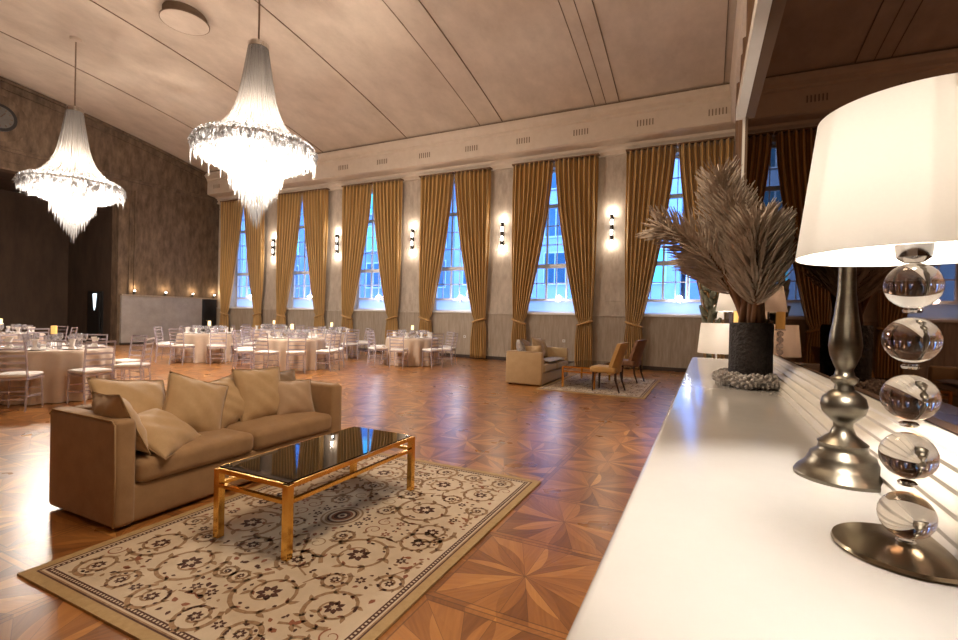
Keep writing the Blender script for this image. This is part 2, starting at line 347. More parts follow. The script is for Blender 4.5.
# window wall with six openings
WC = [-18.37, -14.87, -11.37, -7.87, -4.37, -.87]; WH = .98; WZ0, WZ1 = 1.55, 6.12
b = B(); T = .5
b.bx(XL-.3, XR+.4, YW, YW+T, -.1, WZ0).bx(XL-.3, XR+.4, YW, YW+T, WZ1, 8.1)
xs = [XL-.3] + sum([[c-WH, c+WH] for c in WC], []) + [XR+.4]
for i in range(0, len(xs), 2): b.bx(xs[i], xs[i+1], YW, YW+T, WZ0, WZ1)
S('wall_back', b, PLASTER)
S('trim_%d' % k, B().bx(XL, XR, YW-.05, YW, .1, 1.50), DADO); k += 1          # dado
S('trim_%d' % k, B().bx(XL, XR, YW-.085, YW, 1.50, 1.545), PLASTER); k += 1    # dado cap
S('baseboard_back', B().bx(XL, XR, YW-.09, YW, 0, .11), BASEB)
# low moulding frames on the piers
b = B()
for i in range(5):
    x = (WC[i]+WC[i+1])/2
    for z in (1.95,): b.bx(x-.75, x+.75, YW-.02, YW, z, z+.03)
S('trim_%d' % k, b, PLASTER); k += 1
# cornice: stepped section along the window wall
prof = [(YW,6.24),(YW-.12,6.24),(YW-.12,6.36),(YW-.20,6.42),(YW-.20,6.50),(13.84,6.53),(13.76,6.56),(13.76,7.12),(13.72,7.16),(13.72,7.22),(13.64,7.30),(13.60,7.38),(13.60,7.47),(YW,7.60)]
S('trim_%d' % k, B().prism(prof, 0, XL, XR), CORN); k += 1
S('trim_%d' % k, B().bx(XL, XR, 13.585, 13.62, 7.455, 7.485), SEAM); k += 1
# same cornice along the mirror wall
prof = [(XR,6.24),(XR-.08,6.24),(XR-.08,6.42),(XR-.15,6.5),(XR-.22,6.56),(XR-.22,7.12),(XR-.27,7.3),(XR-.27,7.5),(XR,7.6)]
b = B(); b.prism(prof, 1, YB, 13.7); S('trim_%d' % k, b, CORN); k += 1
# grooved vents in the frieze
for i, x in enumerate([.10-1.787*j for j in range(12)]):
    g = thing('frieze_grille', 'small grooved plaster grille on the cornice frieze, %s from the right' % ['first','second','third','fourth','fifth','sixth','seventh','eighth','ninth','tenth','eleventh','twelfth'][i], 'grille', (x, 13.76, 6.86), 0, 'grooved grilles along the cornice')
    gp = B()
    for q in range(6): gp.bx(-.22+q*.08, -.19+q*.08, -.012, .012, -.085, .085)
    gp.build('slot', GROOVE, g)
    B().bx(-.25,.25,-.004,.01,-.11,.11).build('plate', CORN, g)
# windows
TH = ['the far left', 'the second from left', 'the third from left', 'the fourth from left', 'the fifth from left', 'the far right']
for i, c in enumerate(WC):
    y = YW+.30; b = B()
    b.bx(c-WH, c-WH+.07, y, y+.08, WZ0, WZ1).bx(c+WH-.07, c+WH, y, y+.08, WZ0, WZ1).bx(c-WH, c+WH, y, y+.08, WZ1-.07, WZ1).bx(c-WH, c+WH, y-.02, y+.09, WZ0, WZ0+.07).bx(c-WH, c+WH, y-.02, y+.09, 1.95, 2.03)
    b.bx(c-WH, c+WH, y-.03, y+.09, 3.0, 3.13).bx(c-WH, c+WH, y-.01, y+.09, 4.92, 5.04)
    for t in (-.33, .33): b.bx(c+t-.03, c+t+.03, y, y+.07, 2.0, WZ1)
    for z in (2.52, 3.75, 4.35, 5.5): b.bx(c-WH, c+WH, y+.02, y+.05, z-.015, z+.015)
    for t in (-.66, 0, .66): b.bx(c+t-.012, c+t+.012, y+.02, y+.05, 2.0, WZ1)
    f = S('window_%d' % (i+1), b, WFRAME)
    p_ = B().bx(c-WH, c+WH, y+.055, y+.06, 2.0, WZ1).build('pane', GLASS, f)
    B().bx(c-WH-.03, c+WH+.03, YW-.1, y+.02, WZ0-.03, WZ0+.02).build('sill', WFRAME, f)
    B().bx(c-WH+.06, c+WH-.06, y+.02, y+.03, WZ0+.06, 1.96).build('frosted_pane', SHADE, f)

# left wall with the dark recess
ZR = 5.72; YR = 10.27
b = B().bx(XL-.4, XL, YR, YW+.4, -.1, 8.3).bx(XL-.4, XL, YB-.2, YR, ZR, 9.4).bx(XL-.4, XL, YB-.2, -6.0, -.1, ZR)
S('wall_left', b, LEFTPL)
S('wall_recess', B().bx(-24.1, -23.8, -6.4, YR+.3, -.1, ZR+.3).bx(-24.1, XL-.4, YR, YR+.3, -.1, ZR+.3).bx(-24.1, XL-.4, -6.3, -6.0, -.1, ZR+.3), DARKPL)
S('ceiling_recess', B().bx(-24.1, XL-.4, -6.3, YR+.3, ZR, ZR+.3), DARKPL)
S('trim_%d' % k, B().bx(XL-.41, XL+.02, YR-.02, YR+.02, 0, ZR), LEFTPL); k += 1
b = B()
for y in (10.62, 10.80): b.bx(XL, XL+.05, y, y+.06, 1.95, 6.0)
b.bx(XL, XL+.06, YB, YW, 6.30, 6.40).bx(XL, XL+.03, YB, YW, 5.98, 6.03).bx(XL, XL+.10, YB, YW, 6.40, 6.44)
b.bx(XL, XL+.05, -6, YR, ZR, ZR+.06)
S('trim_%d' % k, b, LEFTPL); k += 1
b = B()   # moulding following the vault on the left wall
ys = [YB + (13.7-YB)*i/40 for i in range(41)]
for y0, y1 in zip(ys, ys[1:]): b.bar((XL+.05, y0, vz(y0)-.08), (XL+.05, y1, vz(y1)-.08), .12, .10)
for y0, y1 in zip(ys, ys[1:]): b.bar((XL+.02, y0, vz(y0)-.34), (XL+.02, y1, vz(y1)-.34), .05, .03)
S('trim_%d' % k, b, LEFTPL); k += 1
S('trim_%d' % k, B().bx(XL, XL+.10, 10.36, 13.55, .08, 1.90), PARTN); k += 1
S('trim_%d' % k, B().bx(XL, XL+.14, 10.34, 14.26, 1.90, 1.95), DADO); k += 1
S('baseboard_left', B().bx(XL, XL+.12, 10.36, 13.55, 0, .09), BASEB)
d = S('door_1', B().bx(XL+.0, XL+.07, 13.56, 14.24, 0, 1.9), BLACK)
B().bx(XL+.07, XL+.10, 13.62, 14.18, .1, 1.82).build('door_panel', BLACK, d)
B().tube([(XL+.10, 13.7, .95), (XL+.16, 13.7, .95), (XL+.16, 13.82, .95)], .012).build('door_handle', CHROME, d)
# narrow black doorway on the side wall of the recess, its gap glowing
d = S('door_2', B().bx(-22.15, -21.15, YR-.06, YR, 0, 2.05), BLACK)
B().bx(-22.05, -21.25, YR-.09, YR-.06, .02, 1.97).build('door_panel', BLACK, d)
B().prism([(-21.72,1.96),(-21.45,1.96),(-21.52,1.45),(-21.60,1.30),(-21.66,1.5)], 1, YR-.10, YR-.085).build('lit_gap', TUBEL, d, label='bright bluish gap of light')

# remaining walls (mirror wall, wall behind the camera)
S('wall_right', B().bx(XR, XR+.4, YB-.2, YW+.4, -.1, 8.6), PLASTER)
S('wall_front', B().bx(XL-.4, XR+.4, YB-.3, YB, -.1, 8.6), PLASTER)
S('baseboard_right', B().bx(XR-.03, XR, 5.5, YW, 0, .11), BASEB)

# ---------------------------------------------------------------- outside: buildings across the street
FAC = mat('facade_render', (.42,.50,.62), .8, noise=(1.5,(.50,.57,.68)))
FACD = mat('facade_brick', (.22,.30,.48), .8, noise=(2,(.28,.36,.52)))
PANEB = mat('facade_window', (.03,.10,.16), .1, noise=(1,(.05,.16,.22)))
PANEL = mat('facade_lit_window', (.1,.5,.6), .3, emit=(.12,.62,.85), estr=1.3, noise=(1,(.12,.55,.6)))
S('ground_outside', B().bx(-90, 60, YW+.6, 70, -.9, -.6), mat('street_snow', (.45,.5,.58), .8, noise=(1,(.6,.65,.72))))
def building(x0, x1, y, h, m, label, seed):
    rnd = random.Random(seed)
    t = thing('apartment_building', label, 'building', ((x0+x1)/2, y, -.6), 0)
    W = x1-x0; B().bx(-W/2, W/2, 0, 8, 0, h).build('facade', m, t)
    nx = int(W/2.6); nz = int((h-2)/3.0); dx = W/nx
    for i in range(nx):
        for j in range(nz):
            cx = -W/2+dx*(i+.5); z = 1.2+j*3.0
            f = B().bx(cx-.75, cx+.75, -.08, 0, z-.1, z+2.0).build('window', WFRAME, t)
            g = B()
            for q in (-1, 1): g.bx(cx+q*.35-.31, cx+q*.35+.31, -.10, -.08, z, z+1.9)
            g.build('pane', PANEL if rnd.random() < .42 else PANEB, f)
    B().bx(-W/2-.2, W/2+.2, -.5, .2, h-.3, h+.2).build('roof_edge', WFRAME, t)
for i, c in enumerate(WC):
    t = thing('sill_lamp', 'small white dome lamp glowing on the sill of %s window' % TH[i], 'lamp', (c+.12, YW+.2, WZ0+.50), 0, 'sill lamps')
    B().lathe([(.09,0),(.085,.03),(.06,.065),(.03,.08),(0,.085)], 18).build('dome', BULB, t, smooth=True)
    B().bx(-.03,.03,-.02,.08,-.12,.0).bx(-.1,.1,-.09,.09,-.012,0).build('bracket', WFRAME, t)
    lamp('sill_light', (c+.12, YW+.08, WZ0+.46), 9, (.95,.95,1), .06)
building(-62, -36, 30, 19, FAC, 'pale blue apartment block seen through the far left windows', 1)
building(-35, -17, 31, 23, FACD, 'dark blue block seen through the middle windows', 2)
building(-16, -1.5, 29, 18, FAC, 'pale block with turquoise lit windows behind the fourth to last windows', 3)
building(-1, 14, 30, 22, FACD, 'dark blue block behind the right edge of the last window', 4)

# ---------------------------------------------------------------- curtains
ZT, ZTIE, ZBOT = 6.25, 1.28, .03
def curtain(c, side, zt=ZT):
    """panel on one side of window centre c; side -1 left, +1 right"""
    b = B(); uvl = b.bm.loops.layers.uv.new('UVMap'); NU, NZ = 110, 44
    outer = 1.36; rows = []
    for j in range(NZ+1):
        z = ZBOT + (zt-ZBOT)*j/NZ
        if z > ZTIE:
            t = (z-ZTIE)/(zt-ZTIE)
            inner = .035 + .80*max(0, 1-t)**1.5; o = outer - .10*(1-t)**3
            am = .055 + .025*t
        else:
            t = (ZTIE-z)/(ZTIE-ZBOT)
            inner = .835 - .06*min(1, t*2.2)**.8 ; o = outer - .10 + .04*min(1, t*3); am = .045
        if abs(z-ZTIE) < .13: q = 1-abs(z-ZTIE)/.13; inner += .05*q; o -= .03*q; am *= 1-.4*q
        row = []
        for i in range(NU+1):
            u = i/NU; ph = 2*PI*8.5*u
            x = inner + (o-inner)*u
            yy = am*math.sin(ph + .4*math.sin(z*1.3+c)) + .014*math.sin(ph*2.3+z*2+c) + .03*math.sin(4.2*u+c*2+side)
            if z < ZTIE+.9 and z > ZTIE: yy *= .8
            row.append(b.bm.verts.new((c+side*x, 14.13+yy, z)))
        rows.append(row)
    for j in range(NZ):
        for i in range(NU):
            f = b.bm.faces.new((rows[j][i], rows[j][i+1], rows[j+1][i+1], rows[j+1][i]))
            for lp, (uu, vv) in zip(f.loops, ((i, j), (i+1, j), (i+1, j+1), (i, j+1))): lp[uvl].uv = (uu/NU, vv/NZ)
    return b
for i, c in enumerate(WC):
    for side in (-1, 1):
        sd = 'left' if side < 0 else 'right'
        o = curtain(c, side).build('curtain', CURT, smooth='all')
        tag(o, 'gold striped %s curtain tied back at %s window' % (sd, TH[i]), 'curtain', 'gold curtains on the window wall')
        md = o.modifiers.new('thick', 'SOLIDIFY'); md.thickness = .006
        tb = B(); pts = []
        for q in range(25):
            a = 2*PI*q/24; x = 1.045 + .225*math.cos(a); y = 14.13 + .10*math.sin(a)
            pts.append((c+side*x, y, ZTIE + .07*math.cos(a)))
        tb.tube(pts, [.032]*25, 6, False); tb.build('tie_band', CURT, o, smooth='all')
        tr = B().bx(c+side*.02, c+side*1.37, 14.04, 14.24, ZT-.01, ZT+.03); tr.build('heading_rail', CURTD, o)

# dark drape hanging on the mirror wall beside the mirror's far end
b = B(); rows = []
for j in range(21):
    z = .05 + 6.6*j/20; rows.append([b.bm.verts.new((.50 + .045*math.sin(i*.9)+.02*math.sin(i*.37+z), 7.5 + 5.2*i/60, z)) for i in range(61)])
for j in range(20):
    for i in range(60): b.bm.faces.new((rows[j][i], rows[j][i+1], rows[j+1][i+1], rows[j+1][i]))
o = tag(b.build('curtain', CURTD, smooth='all'), 'dark brown drape on the right wall behind the mirror end', 'curtain'); md = o.modifiers.new('thick', 'SOLIDIFY'); md.thickness = .008
B().tube([(.46, 7.3, 6.72), (.46, 13, 6.72)], .02).ball((.46, 7.25, 6.72), .05).build('curtain_rod', GOLDM, o, smooth=True)

# ---------------------------------------------------------------- sconces, uplights
SCON = mat('sconce_metal', (.06,.055,.06), .25, 1, noise=(20,(.08,.075,.08)))
def sconce():
    t = thing('wall_sconce', '', 'wall lamp', (0,0,0), 0, 'sconces between the gold curtains')
    for z in (-.30, 0, .30): B().lathe([(0,z-.07),(.045,z-.07),(.05,z-.05),(.05,z+.05),(.045,z+.07),(0,z+.07)], 14, (0,-.09,0)).build('lamp_body', SCON, t, smooth=True)
    B().bx(-.03,.03,-.03,0,-.36,.36).build('back_plate', BLACK, t)
    for z0_, z1_ in ((-.225,-.075),(.075,.225),(-.405,-.372),(.372,.405)): B().lathe([(0,z0_),(.034,z0_),(.034,z1_),(0,z1_)], 12, (0,-.09,0)).build('glass_light', BULB, t, smooth=True)
    return t
proto = sconce()
for i in range(5):
    t = proto if i == 0 else copy_tree(proto)
    x = (WC[i]+WC[i+1])/2; t.location = (x, YW, 4.12)
    t['label'] = 'chrome and black wall sconce between curtains, %s from left' % ['first','second','third','fourth','fifth'][i]
    for s_ in (-1, 1): lamp('sconce_light', (x, YW-.13, 4.12+s_*.48), 11, (1,.86,.7), .03)
def uplight():
    t = thing('uplight', '', 'wall lamp', (0,0,0), 0, 'uplights on the left wall ledge')
    B().lathe([(0,0),(.05,0),(.05,.02),(.02,.03),(.02,.06),(0,.06)], 12).build('base', BLACK, t, smooth=True)
    B().tube([(0,0,.06),(.03,0,.10),(.05,0,.13)], [.03,.045,.055], 12).build('lamp_head', BLACK, t, smooth=True)
    B().ball((.052,0,.145), .035, 10).build('bulb', BULB, t, smooth=True); return t
proto = uplight()
for i, y in enumerate((10.80, 11.98, 13.12, 14.10)):
    t = proto if i == 0 else copy_tree(proto)
    t.location = (XL+.07, y, 1.95); t['label'] = 'small black uplight glowing on the left wall ledge, %s from left' % ['first','second','third','fourth'][i]
    lamp('uplight_light', (XL+.16, y, 2.22), 6.5, (1,.72,.42), .03)

# clock high on the left wall, ceiling diffuser
t = thing('wall_clock', 'round black clock high on the left wall under the vault', 'clock', (XL, 6.85, 7.30))
def disc_x(r, x0, x1, seg=32): 
    b = B(); b.prism([(r*math.cos(2*PI*i/seg), r*math.sin(2*PI*i/seg)) for i in range(seg)], 0, x0, x1); return b
disc_x(.42,.02,.10).build('rim', BLACK, t); disc_x(.33,.10,.11).build('dial', CLOCKF, t)
disc_x(.72,0,.02).build('plaster_ring', LEFTPL, t)
b = B().bar((.12,0,0),(.12,.12,.16),.025).bar((.12,0,0),(.12,-.2,.1),.02)
for q in range(12): a = q*PI/6; b.bar((.115,.24*math.cos(a),.24*math.sin(a)),(.115,.30*math.cos(a),.30*math.sin(a)),.02)
b.build('hands_and_marks', LEFTPL, t)
t = thing('ceiling_diffuser', 'round drum shaped diffuser on the vaulted ceiling between the chandeliers', 'ceiling vent', (-11.6, 7.25, vz(7.25)-.17))
B().lathe([(.47,.26),(.47,.06),(.49,.0),(.53,.0),(.53,-.02),(.46,-.02)], 40).build('drum', SEAM, t, smooth=True)
B().lathe([(0,.012),(.50,.012),(.51,-.025),(.46,-.035),(0,-.035)], 40).build('disc', CEIL, t, smooth=True)

# ---------------------------------------------------------------- chandeliers
def chandelier(label, x, y, R, ztop, zring, zmid, ztip, power, seed):
    rnd = random.Random(seed)
    t = thing('crystal_chandelier', label, 'chandelier', (x, y, ztip), 0, 'crystal chandeliers')
    zt, zr, zm = ztop-ztip, zring-ztip, zmid-ztip; zc = vz(y)-ztip
    B().tube([(0,0,zt),(0,0,zc)], .018, 8).build('cord', SEAM, t); B().lathe([(0,zc),(.14,zc),(.12,zc-.06),(0,zc-.1)], 20).build('ceiling_rose', CEIL, t, smooth=True)
    r0 = .15*R
    B().lathe([(r0*.8,zt+.02),(r0,zt+.02),(r0+.03,zt-.02),(r0+.02,zt-.10),(r0*.8,zt-.10),(r0*.75,zt-.02),(0,zt-.02)], 28).build('crown_ring', CHROME, t, smooth=True)
    def prof(q): return r0 + (.78*R-r0)*(.38*q+.62*q**6)
    N = 60
    for i in range(N):
        a = 2*PI*i/N + rnd.uniform(-.02,.02); kk = rnd.uniform(.93,1.04)
        pts = [(math.cos(a)*prof(q)*kk, math.sin(a)*prof(q)*kk, zt-.05 - (zt-.05-zr)*q) for q in [m/9 for m in range(10)]]
        B().tube(pts, [.011,.012,.013,.014,.015,.016,.017,.019,.021,.024], 5, False).build('bead_strand', STRAND, t)
    # ring body: torus cloth of small crystals
    b = B()
    for i in range(1500):
        a = rnd.uniform(0, 2*PI); q = rnd.uniform(-.35*PI, 1.02*PI); rr = .74*R + .26*R*math.cos(q)*(1 if math.cos(q) > 0 else .9); z = zr - .13 + (.17*R)*math.sin(q) - .03
        b.spike((math.cos(a)*rr, math.sin(a)*rr, z), (rnd.uniform(-1,1), rnd.uniform(-1,1), -1.2), rnd.uniform(.07,.13), rnd.uniform(.018,.032), 4)
    for i in range(1100):     # underside tiers
        q = rnd.random()**.8; rr = R*(.98-.58*q); a = rnd.uniform(0, 2*PI); z = zr-.20 - (zr-.20-zm-.12)*q**1.3
        b.spike((math.cos(a)*rr, math.sin(a)*rr, z), (0,0,-1), rnd.uniform(.14,.26), rnd.uniform(.014,.024), 4)
    for j in range(9):        # lower cascade
        q = j/8; rr = R*(.40*(1-q)**1.05+.03); z = zm + .05 - (zm-.30)*q; n = max(8, int(2*PI*rr/.055))
        for i in range(n):
            a = 2*PI*i/n+j; b.spike((math.cos(a)*rr*rnd.uniform(.85,1.03), math.sin(a)*rr, z+rnd.uniform(-.04,.04)), (0,0,-1), rnd.uniform(.28,.46), .016, 4)
    for i in range(260):
        a = 2*PI*i/260; b.spike((math.cos(a)*R*rnd.uniform(.93,1.0), math.sin(a)*R*rnd.uniform(.93,1.0), zr-.10-rnd.uniform(0,.10)), (0,0,-1), rnd.uniform(.16,.30), .020, 4)
    b.build('crystal_cluster', CRYSTAL_LIT, t, kind='stuff')
    # long rim icicles
    for i in range(30):
        a = 2*PI*i/30 + rnd.uniform(-.08,.08); rr = R*rnd.uniform(.95,1.0)
        B().spike((math.cos(a)*rr, math.sin(a)*rr, zr-.12), (0,0,-1), rnd.uniform(.30,.62)*R/1.3, .032, 5).build('icicle', CRYSTAL_LIT, t)
    B().lathe([(R*.96,zr-.10),(R*.99,zr-.13),(R*.96,zr-.16),(R*.93,zr-.13),(R*.96,zr-.10)], 48).build('rim_ring', CHROME, t, smooth=True)
    bm_ = B()
    for i in range(12): a = 2*PI*i/12; bm_.ball((math.cos(a)*R*.62, math.sin(a)*R*.62, zr-.18), .05, 8)
    for i in range(5): a = 2*PI*i/5; bm_.ball((math.cos(a)*R*.22, math.sin(a)*R*.22, zm-.10), .05, 8)
    bm_.build('bulbs', BULB, t, smooth=True)
    for i in range(5):
        a = 2*PI*i/5+.3; lamp('chandelier_light', (x+math.cos(a)*R*.55, y+math.sin(a)*R*.55, zring-.22), power*.065, WHITE, .12)
    lamp('chandelier_light', (x, y, zmid-.05), power*.12, WHITE, .12); lamp('chandelier_light', (x, y, zring+.35), power*.085, WHITE, .10)
    for i in range(4):
        a = 2*PI*i/4+.6; lamp('chandelier_light', (x+math.cos(a)*R*.72, y+math.sin(a)*R*.72, zmid+.08), power*.085, WHITE, .04)
chandelier('crystal chandelier hanging at far left over the round tables', -15.45, 6.75, 1.12, 6.74, 4.80, 4.26, 3.17, E_CHAND, 3)
chandelier('larger looking crystal chandelier, the one nearer to the windows and camera', -8.70, 7.0, 1.20, 7.06, 4.98, 4.36, 3.18, E_CHAND, 4)

# ---------------------------------------------------------------- rug with scroll pattern
RG = mat('rug_ground', (.60,.50,.38), .95, noise=(7,(.68,.58,.46)), bump=(260,.5,.004))
RT_ = mat('rug_tan', (.27,.165,.09), .95, noise=(40,(.42,.285,.18))); RB = mat('rug_brown', (.075,.035,.028), .95, noise=(40,(.12,.055,.04)))
RO = mat('rug_border', (.42,.29,.14), .95, noise=(30,(.50,.36,.19)), bump=(260,.5,.004)); RR = mat('rug_rust', (.26,.10,.06), .95, noise=(40,(.34,.15,.09)))
def rug(cx, cy, a, bb, label, dense=1.0):
    b = B(); th = .012
    b.bx(-a, a, -bb, bb, 0, th)
    for f in b.bm.faces: f.material_index = 3
    Z = [th+.0004]
    def lay(): Z[0] += .0003
    def P(x, y): return (x, y, Z[0])
    def sym(pts, mi):
        for sx in (-1, 1):
            for sy in (-1, 1):
                q = [P(x*sx, y*sy) for x, y in pts]
                b.poly(q if sx*sy > 0 else q[::-1], mi)
    def rect(x0, y0, mi, w_=0):
        b.poly([P(-x0,-y0), P(x0,-y0), P(x0,y0), P(-x0,y0)], mi); lay()
    rect(a-.055, bb-.055, 2); rect(a-.064, bb-.064, 1); rect(a-.072, bb-.072, 0)
    rect(a-.082, bb-.082, 2); rect(a-.112, bb-.112, 0)
    n = int(bb/.024)
    for i in range(n):
        y = .012 + i*.024
        if y < bb-.1: sym([(a-.103,y-.006),(a-.091,y-.006),(a-.091,y+.006),(a-.103,y+.006)][::1], 0)
    n = int(a/.024)
    for i in range(n):
        x = .012 + i*.024
        if x < a-.1: sym([(x-.006,bb-.103),(x+.006,bb-.103),(x+.006,bb-.091),(x-.006,bb-.091)], 0)
    lay()
    rnd = random.Random(5); occ = []
    def ribbon(pts, w0, w1, mi):
        n = len(pts)
        for i in range(n-1):
            x0, y0 = pts[i]; x1, y1 = pts[i+1]
            def nrm(k_):
                xa, ya = pts[max(0,k_-1)]; xb, yb = pts[min(n-1,k_+1)]; L_ = math.hypot(xb-xa, yb-ya) or 1; return -(yb-ya)/L_, (xb-xa)/L_
            n0 = nrm(i); n1 = nrm(i+1); t0 = i/(n-1); t1 = (i+1)/(n-1)
            wa = w0+(w1-w0)*t0; wb = w0+(w1-w0)*t1
            sym([(x0-n0[0]*wa,y0-n0[1]*wa),(x1-n1[0]*wb,y1-n1[1]*wb),(x1+n1[0]*wb,y1+n1[1]*wb),(x0+n0[0]*wa,y0+n0[1]*wa)], mi)
    def leaf(x, y, an, L_, W_, mi):
        c, s = math.cos(an), math.sin(an); pts = []
        for u, v in ((0,0),(.3,.5),(.65,.42),(1,0),(.65,-.3),(.3,-.4)): pts.append((x+(u*L_)*c-(v*W_)*s, y+(u*L_)*s+(v*W_)*c))
        sym(pts, mi)
    def flower(x, y, r, mi=2, n=7):
        for q in range(n):
            an = 2*PI*q/n; leaf(x+math.cos(an)*r*.25, y+math.sin(an)*r*.25, an, r*.8, r*.62, mi)
        lay(); sym([(x+math.cos(t_)*r*.22, y+math.sin(t_)*r*.22) for t_ in [2*PI*q/8 for q in range(8)]], 0); Z[0] -= .0003
    def spiral(x, y, r, a0, dr=1, turns=1.6, w_=.013, mi=1, fl=True, lv=True):
        pts = []; n = 34
        for i in range(n+1):
            t_ = i/n; rr = r*(1-t_)**.75*.92+.12*r*(t_); an = a0+dr*turns*2*PI*t_; pts.append((x+rr*math.cos(an), y+rr*math.sin(an)))
        ribbon(pts, w_, w_*.35, mi)
        if lv:
            for i in range(1, n-8, 3):
                px, py = pts[i]; an = a0+dr*turns*2*PI*i/n + dr*PI/2
                leaf(px, py, an-dr*.7, r*.30, r*.15, mi); leaf(px, py, an+dr*.75, r*.22, r*.10, 4 if i % 2 else mi)
        if fl: flower(x, y, r*.30)
        occ.append((x, y, r))
    X, Y = a-.13, bb-.13
    sp = [(.44,.36,.23,2.2,1),(.30,.86,.21,4.0,-1),(.66,.80,.17,1.0,1),(.66,.08,.16,.5,-1),(.18,.56,.13,1.5,1),(.70,1.10,.12,2.5,-1),(.16,1.14,.12,5.5,1),
          (.44,1.13,.10,0,-1),(.77,.52,.09,3,1),(.20,.22,.09,2,-1),(.50,.62,.09,5,1),(.05,.82,.07,0,1)]
    kx, ky = X/.835, Y/1.21
    for x, y, r, a0, dr in sp: spiral(x*kx, y*ky, r*min(kx,ky), a0, dr)
    # linking stems
    for pts in ([(.0,.30),(.08,.40),(.14,.50),(.25,.62),(.34,.66)],[(.34,.15),(.45,.12),(.55,.14)],[(.44,.60),(.40,.66),(.38,.72)],[(.52,1.0),(.58,.98),(.64,.98)],[(.80,.25),(.78,.35),(.74,.44)],[(0,.98),(.06,1.04),(.1,1.05)]):
        q = [(x*kx, y*ky) for x, y in pts]; ribbon(q, .009, .005, 1)
        for (x, y) in q[1:-1]: leaf(x, y, rnd.uniform(0,6), .07, .03, 4); leaf(x, y, rnd.uniform(0,6), .06, .028, 1)
    lay()
    # fill flowers, buds and curls
    tries = 0; cnt = 0
    while tries < 3000 and cnt < 95*dense:
        tries += 1; x, y = rnd.uniform(.02, X-.03), rnd.uniform(.02, Y-.03); r = rnd.choice((.014,.018,.024,.032,.045))
        if math.hypot(x, y) < .16 or any(math.hypot(x-ox, y-oy) < orr*.98+r for ox, oy, orr in occ): continue
        cnt += 1; occ.append((x, y, r*1.1))
        if r > .04: spiral(x, y, r*1.3, rnd.uniform(0,6), rnd.choice((-1,1)), 1.2, .005, rnd.choice((1,4)), False, False)
        elif r > .03: flower(x, y, r, rnd.choice((2,2,4)), 6)
        else: leaf(x, y, rnd.uniform(0,6), r*1.9, r*1.3, rnd.choice((2,1,2,4)))
    for ox, oy, orr in list(occ):
        if orr > .08:
            for q in range(7):
                an = rnd.uniform(0, 2*PI); leaf(ox+math.cos(an)*orr*.62, oy+math.sin(an)*orr*.62, an+1.5, .026, .02, 2)
    # medallion
    lay()
    for r, mi in ((.135,1),(.122,0),(.108,1),(.095,2),(.082,0),(.068,4),(.052,2),(.030,0),(.016,2)):
        b.poly([P(r*math.cos(2*PI*q/28), r*1.15*math.sin(2*PI*q/28)) for q in range(28)], mi); lay()
    o = b.build('rug', [RG, RT_, RB, RO, RR], loc=(cx, cy, 0)); o.data.update()
    return tag(o, label, 'rug')
rug(-2.225, 2.53, .975, 1.345, 'large beige rug with brown scrolls and flowers under the gold coffee table')
rug(-2.0, 10.45, 1.02, 1.55, 'pale patterned rug under the far glass coffee table', .6)

# ---------------------------------------------------------------- sofas
def sofa(label, loc, L, Dp, fabric, H=.70):
    t = thing('sofa', label, 'sofa', loc); h = Dp/2; a = .13; bk = .17; zs = .27
    b = B()
    b.rbox((0, 0, .145), (Dp-.03, L-.05, .25), .03)
    b.build('base', fabric, t, smooth=True)
    for s_ in (-1, 1): B().rbox((0, s_*(L/2-a/2), H/2+.01), (Dp, a, H-.02), .035, 4).build('armrest', fabric, t, smooth=True)
    B().rbox((-h+bk/2, 0, H/2+.01), (bk, L-2*a+.02, H-.03), .035, 4).build('backrest', fabric, t, smooth=True)
    n = 2; wl = (L-2*a)/n
    for i in range(n):
        y = -L/2+a+wl*(i+.5)
        B().soft((bk/2+.012, y, zs+.075), (Dp-bk+.01, wl-.006, .16), .05, .025).build('seat_cushion', fabric, t, smooth='all')
    for s_ in (-1, 1):
        y = s_*(L/2-.005); pts = [(h-.02, y, .03), (h-.008, y, .35), (h-.015, y, H-.03), (h-.05, y, H-.005), (-h+.05, y, H-.005), (-h+.01, y, H-.04)]
        B().tube(pts, .006, 6).build('piping', PIPE, t, smooth='all')
    for sx in (-1, 1):
        for sy in (-1, 1): B().bx(sx*(h-.08)-.03, sx*(h-.08)+.03, sy*(L/2-.1)-.03, sy*(L/2-.1)+.03, 0, .03).build('foot', WOODD, t)
    return t
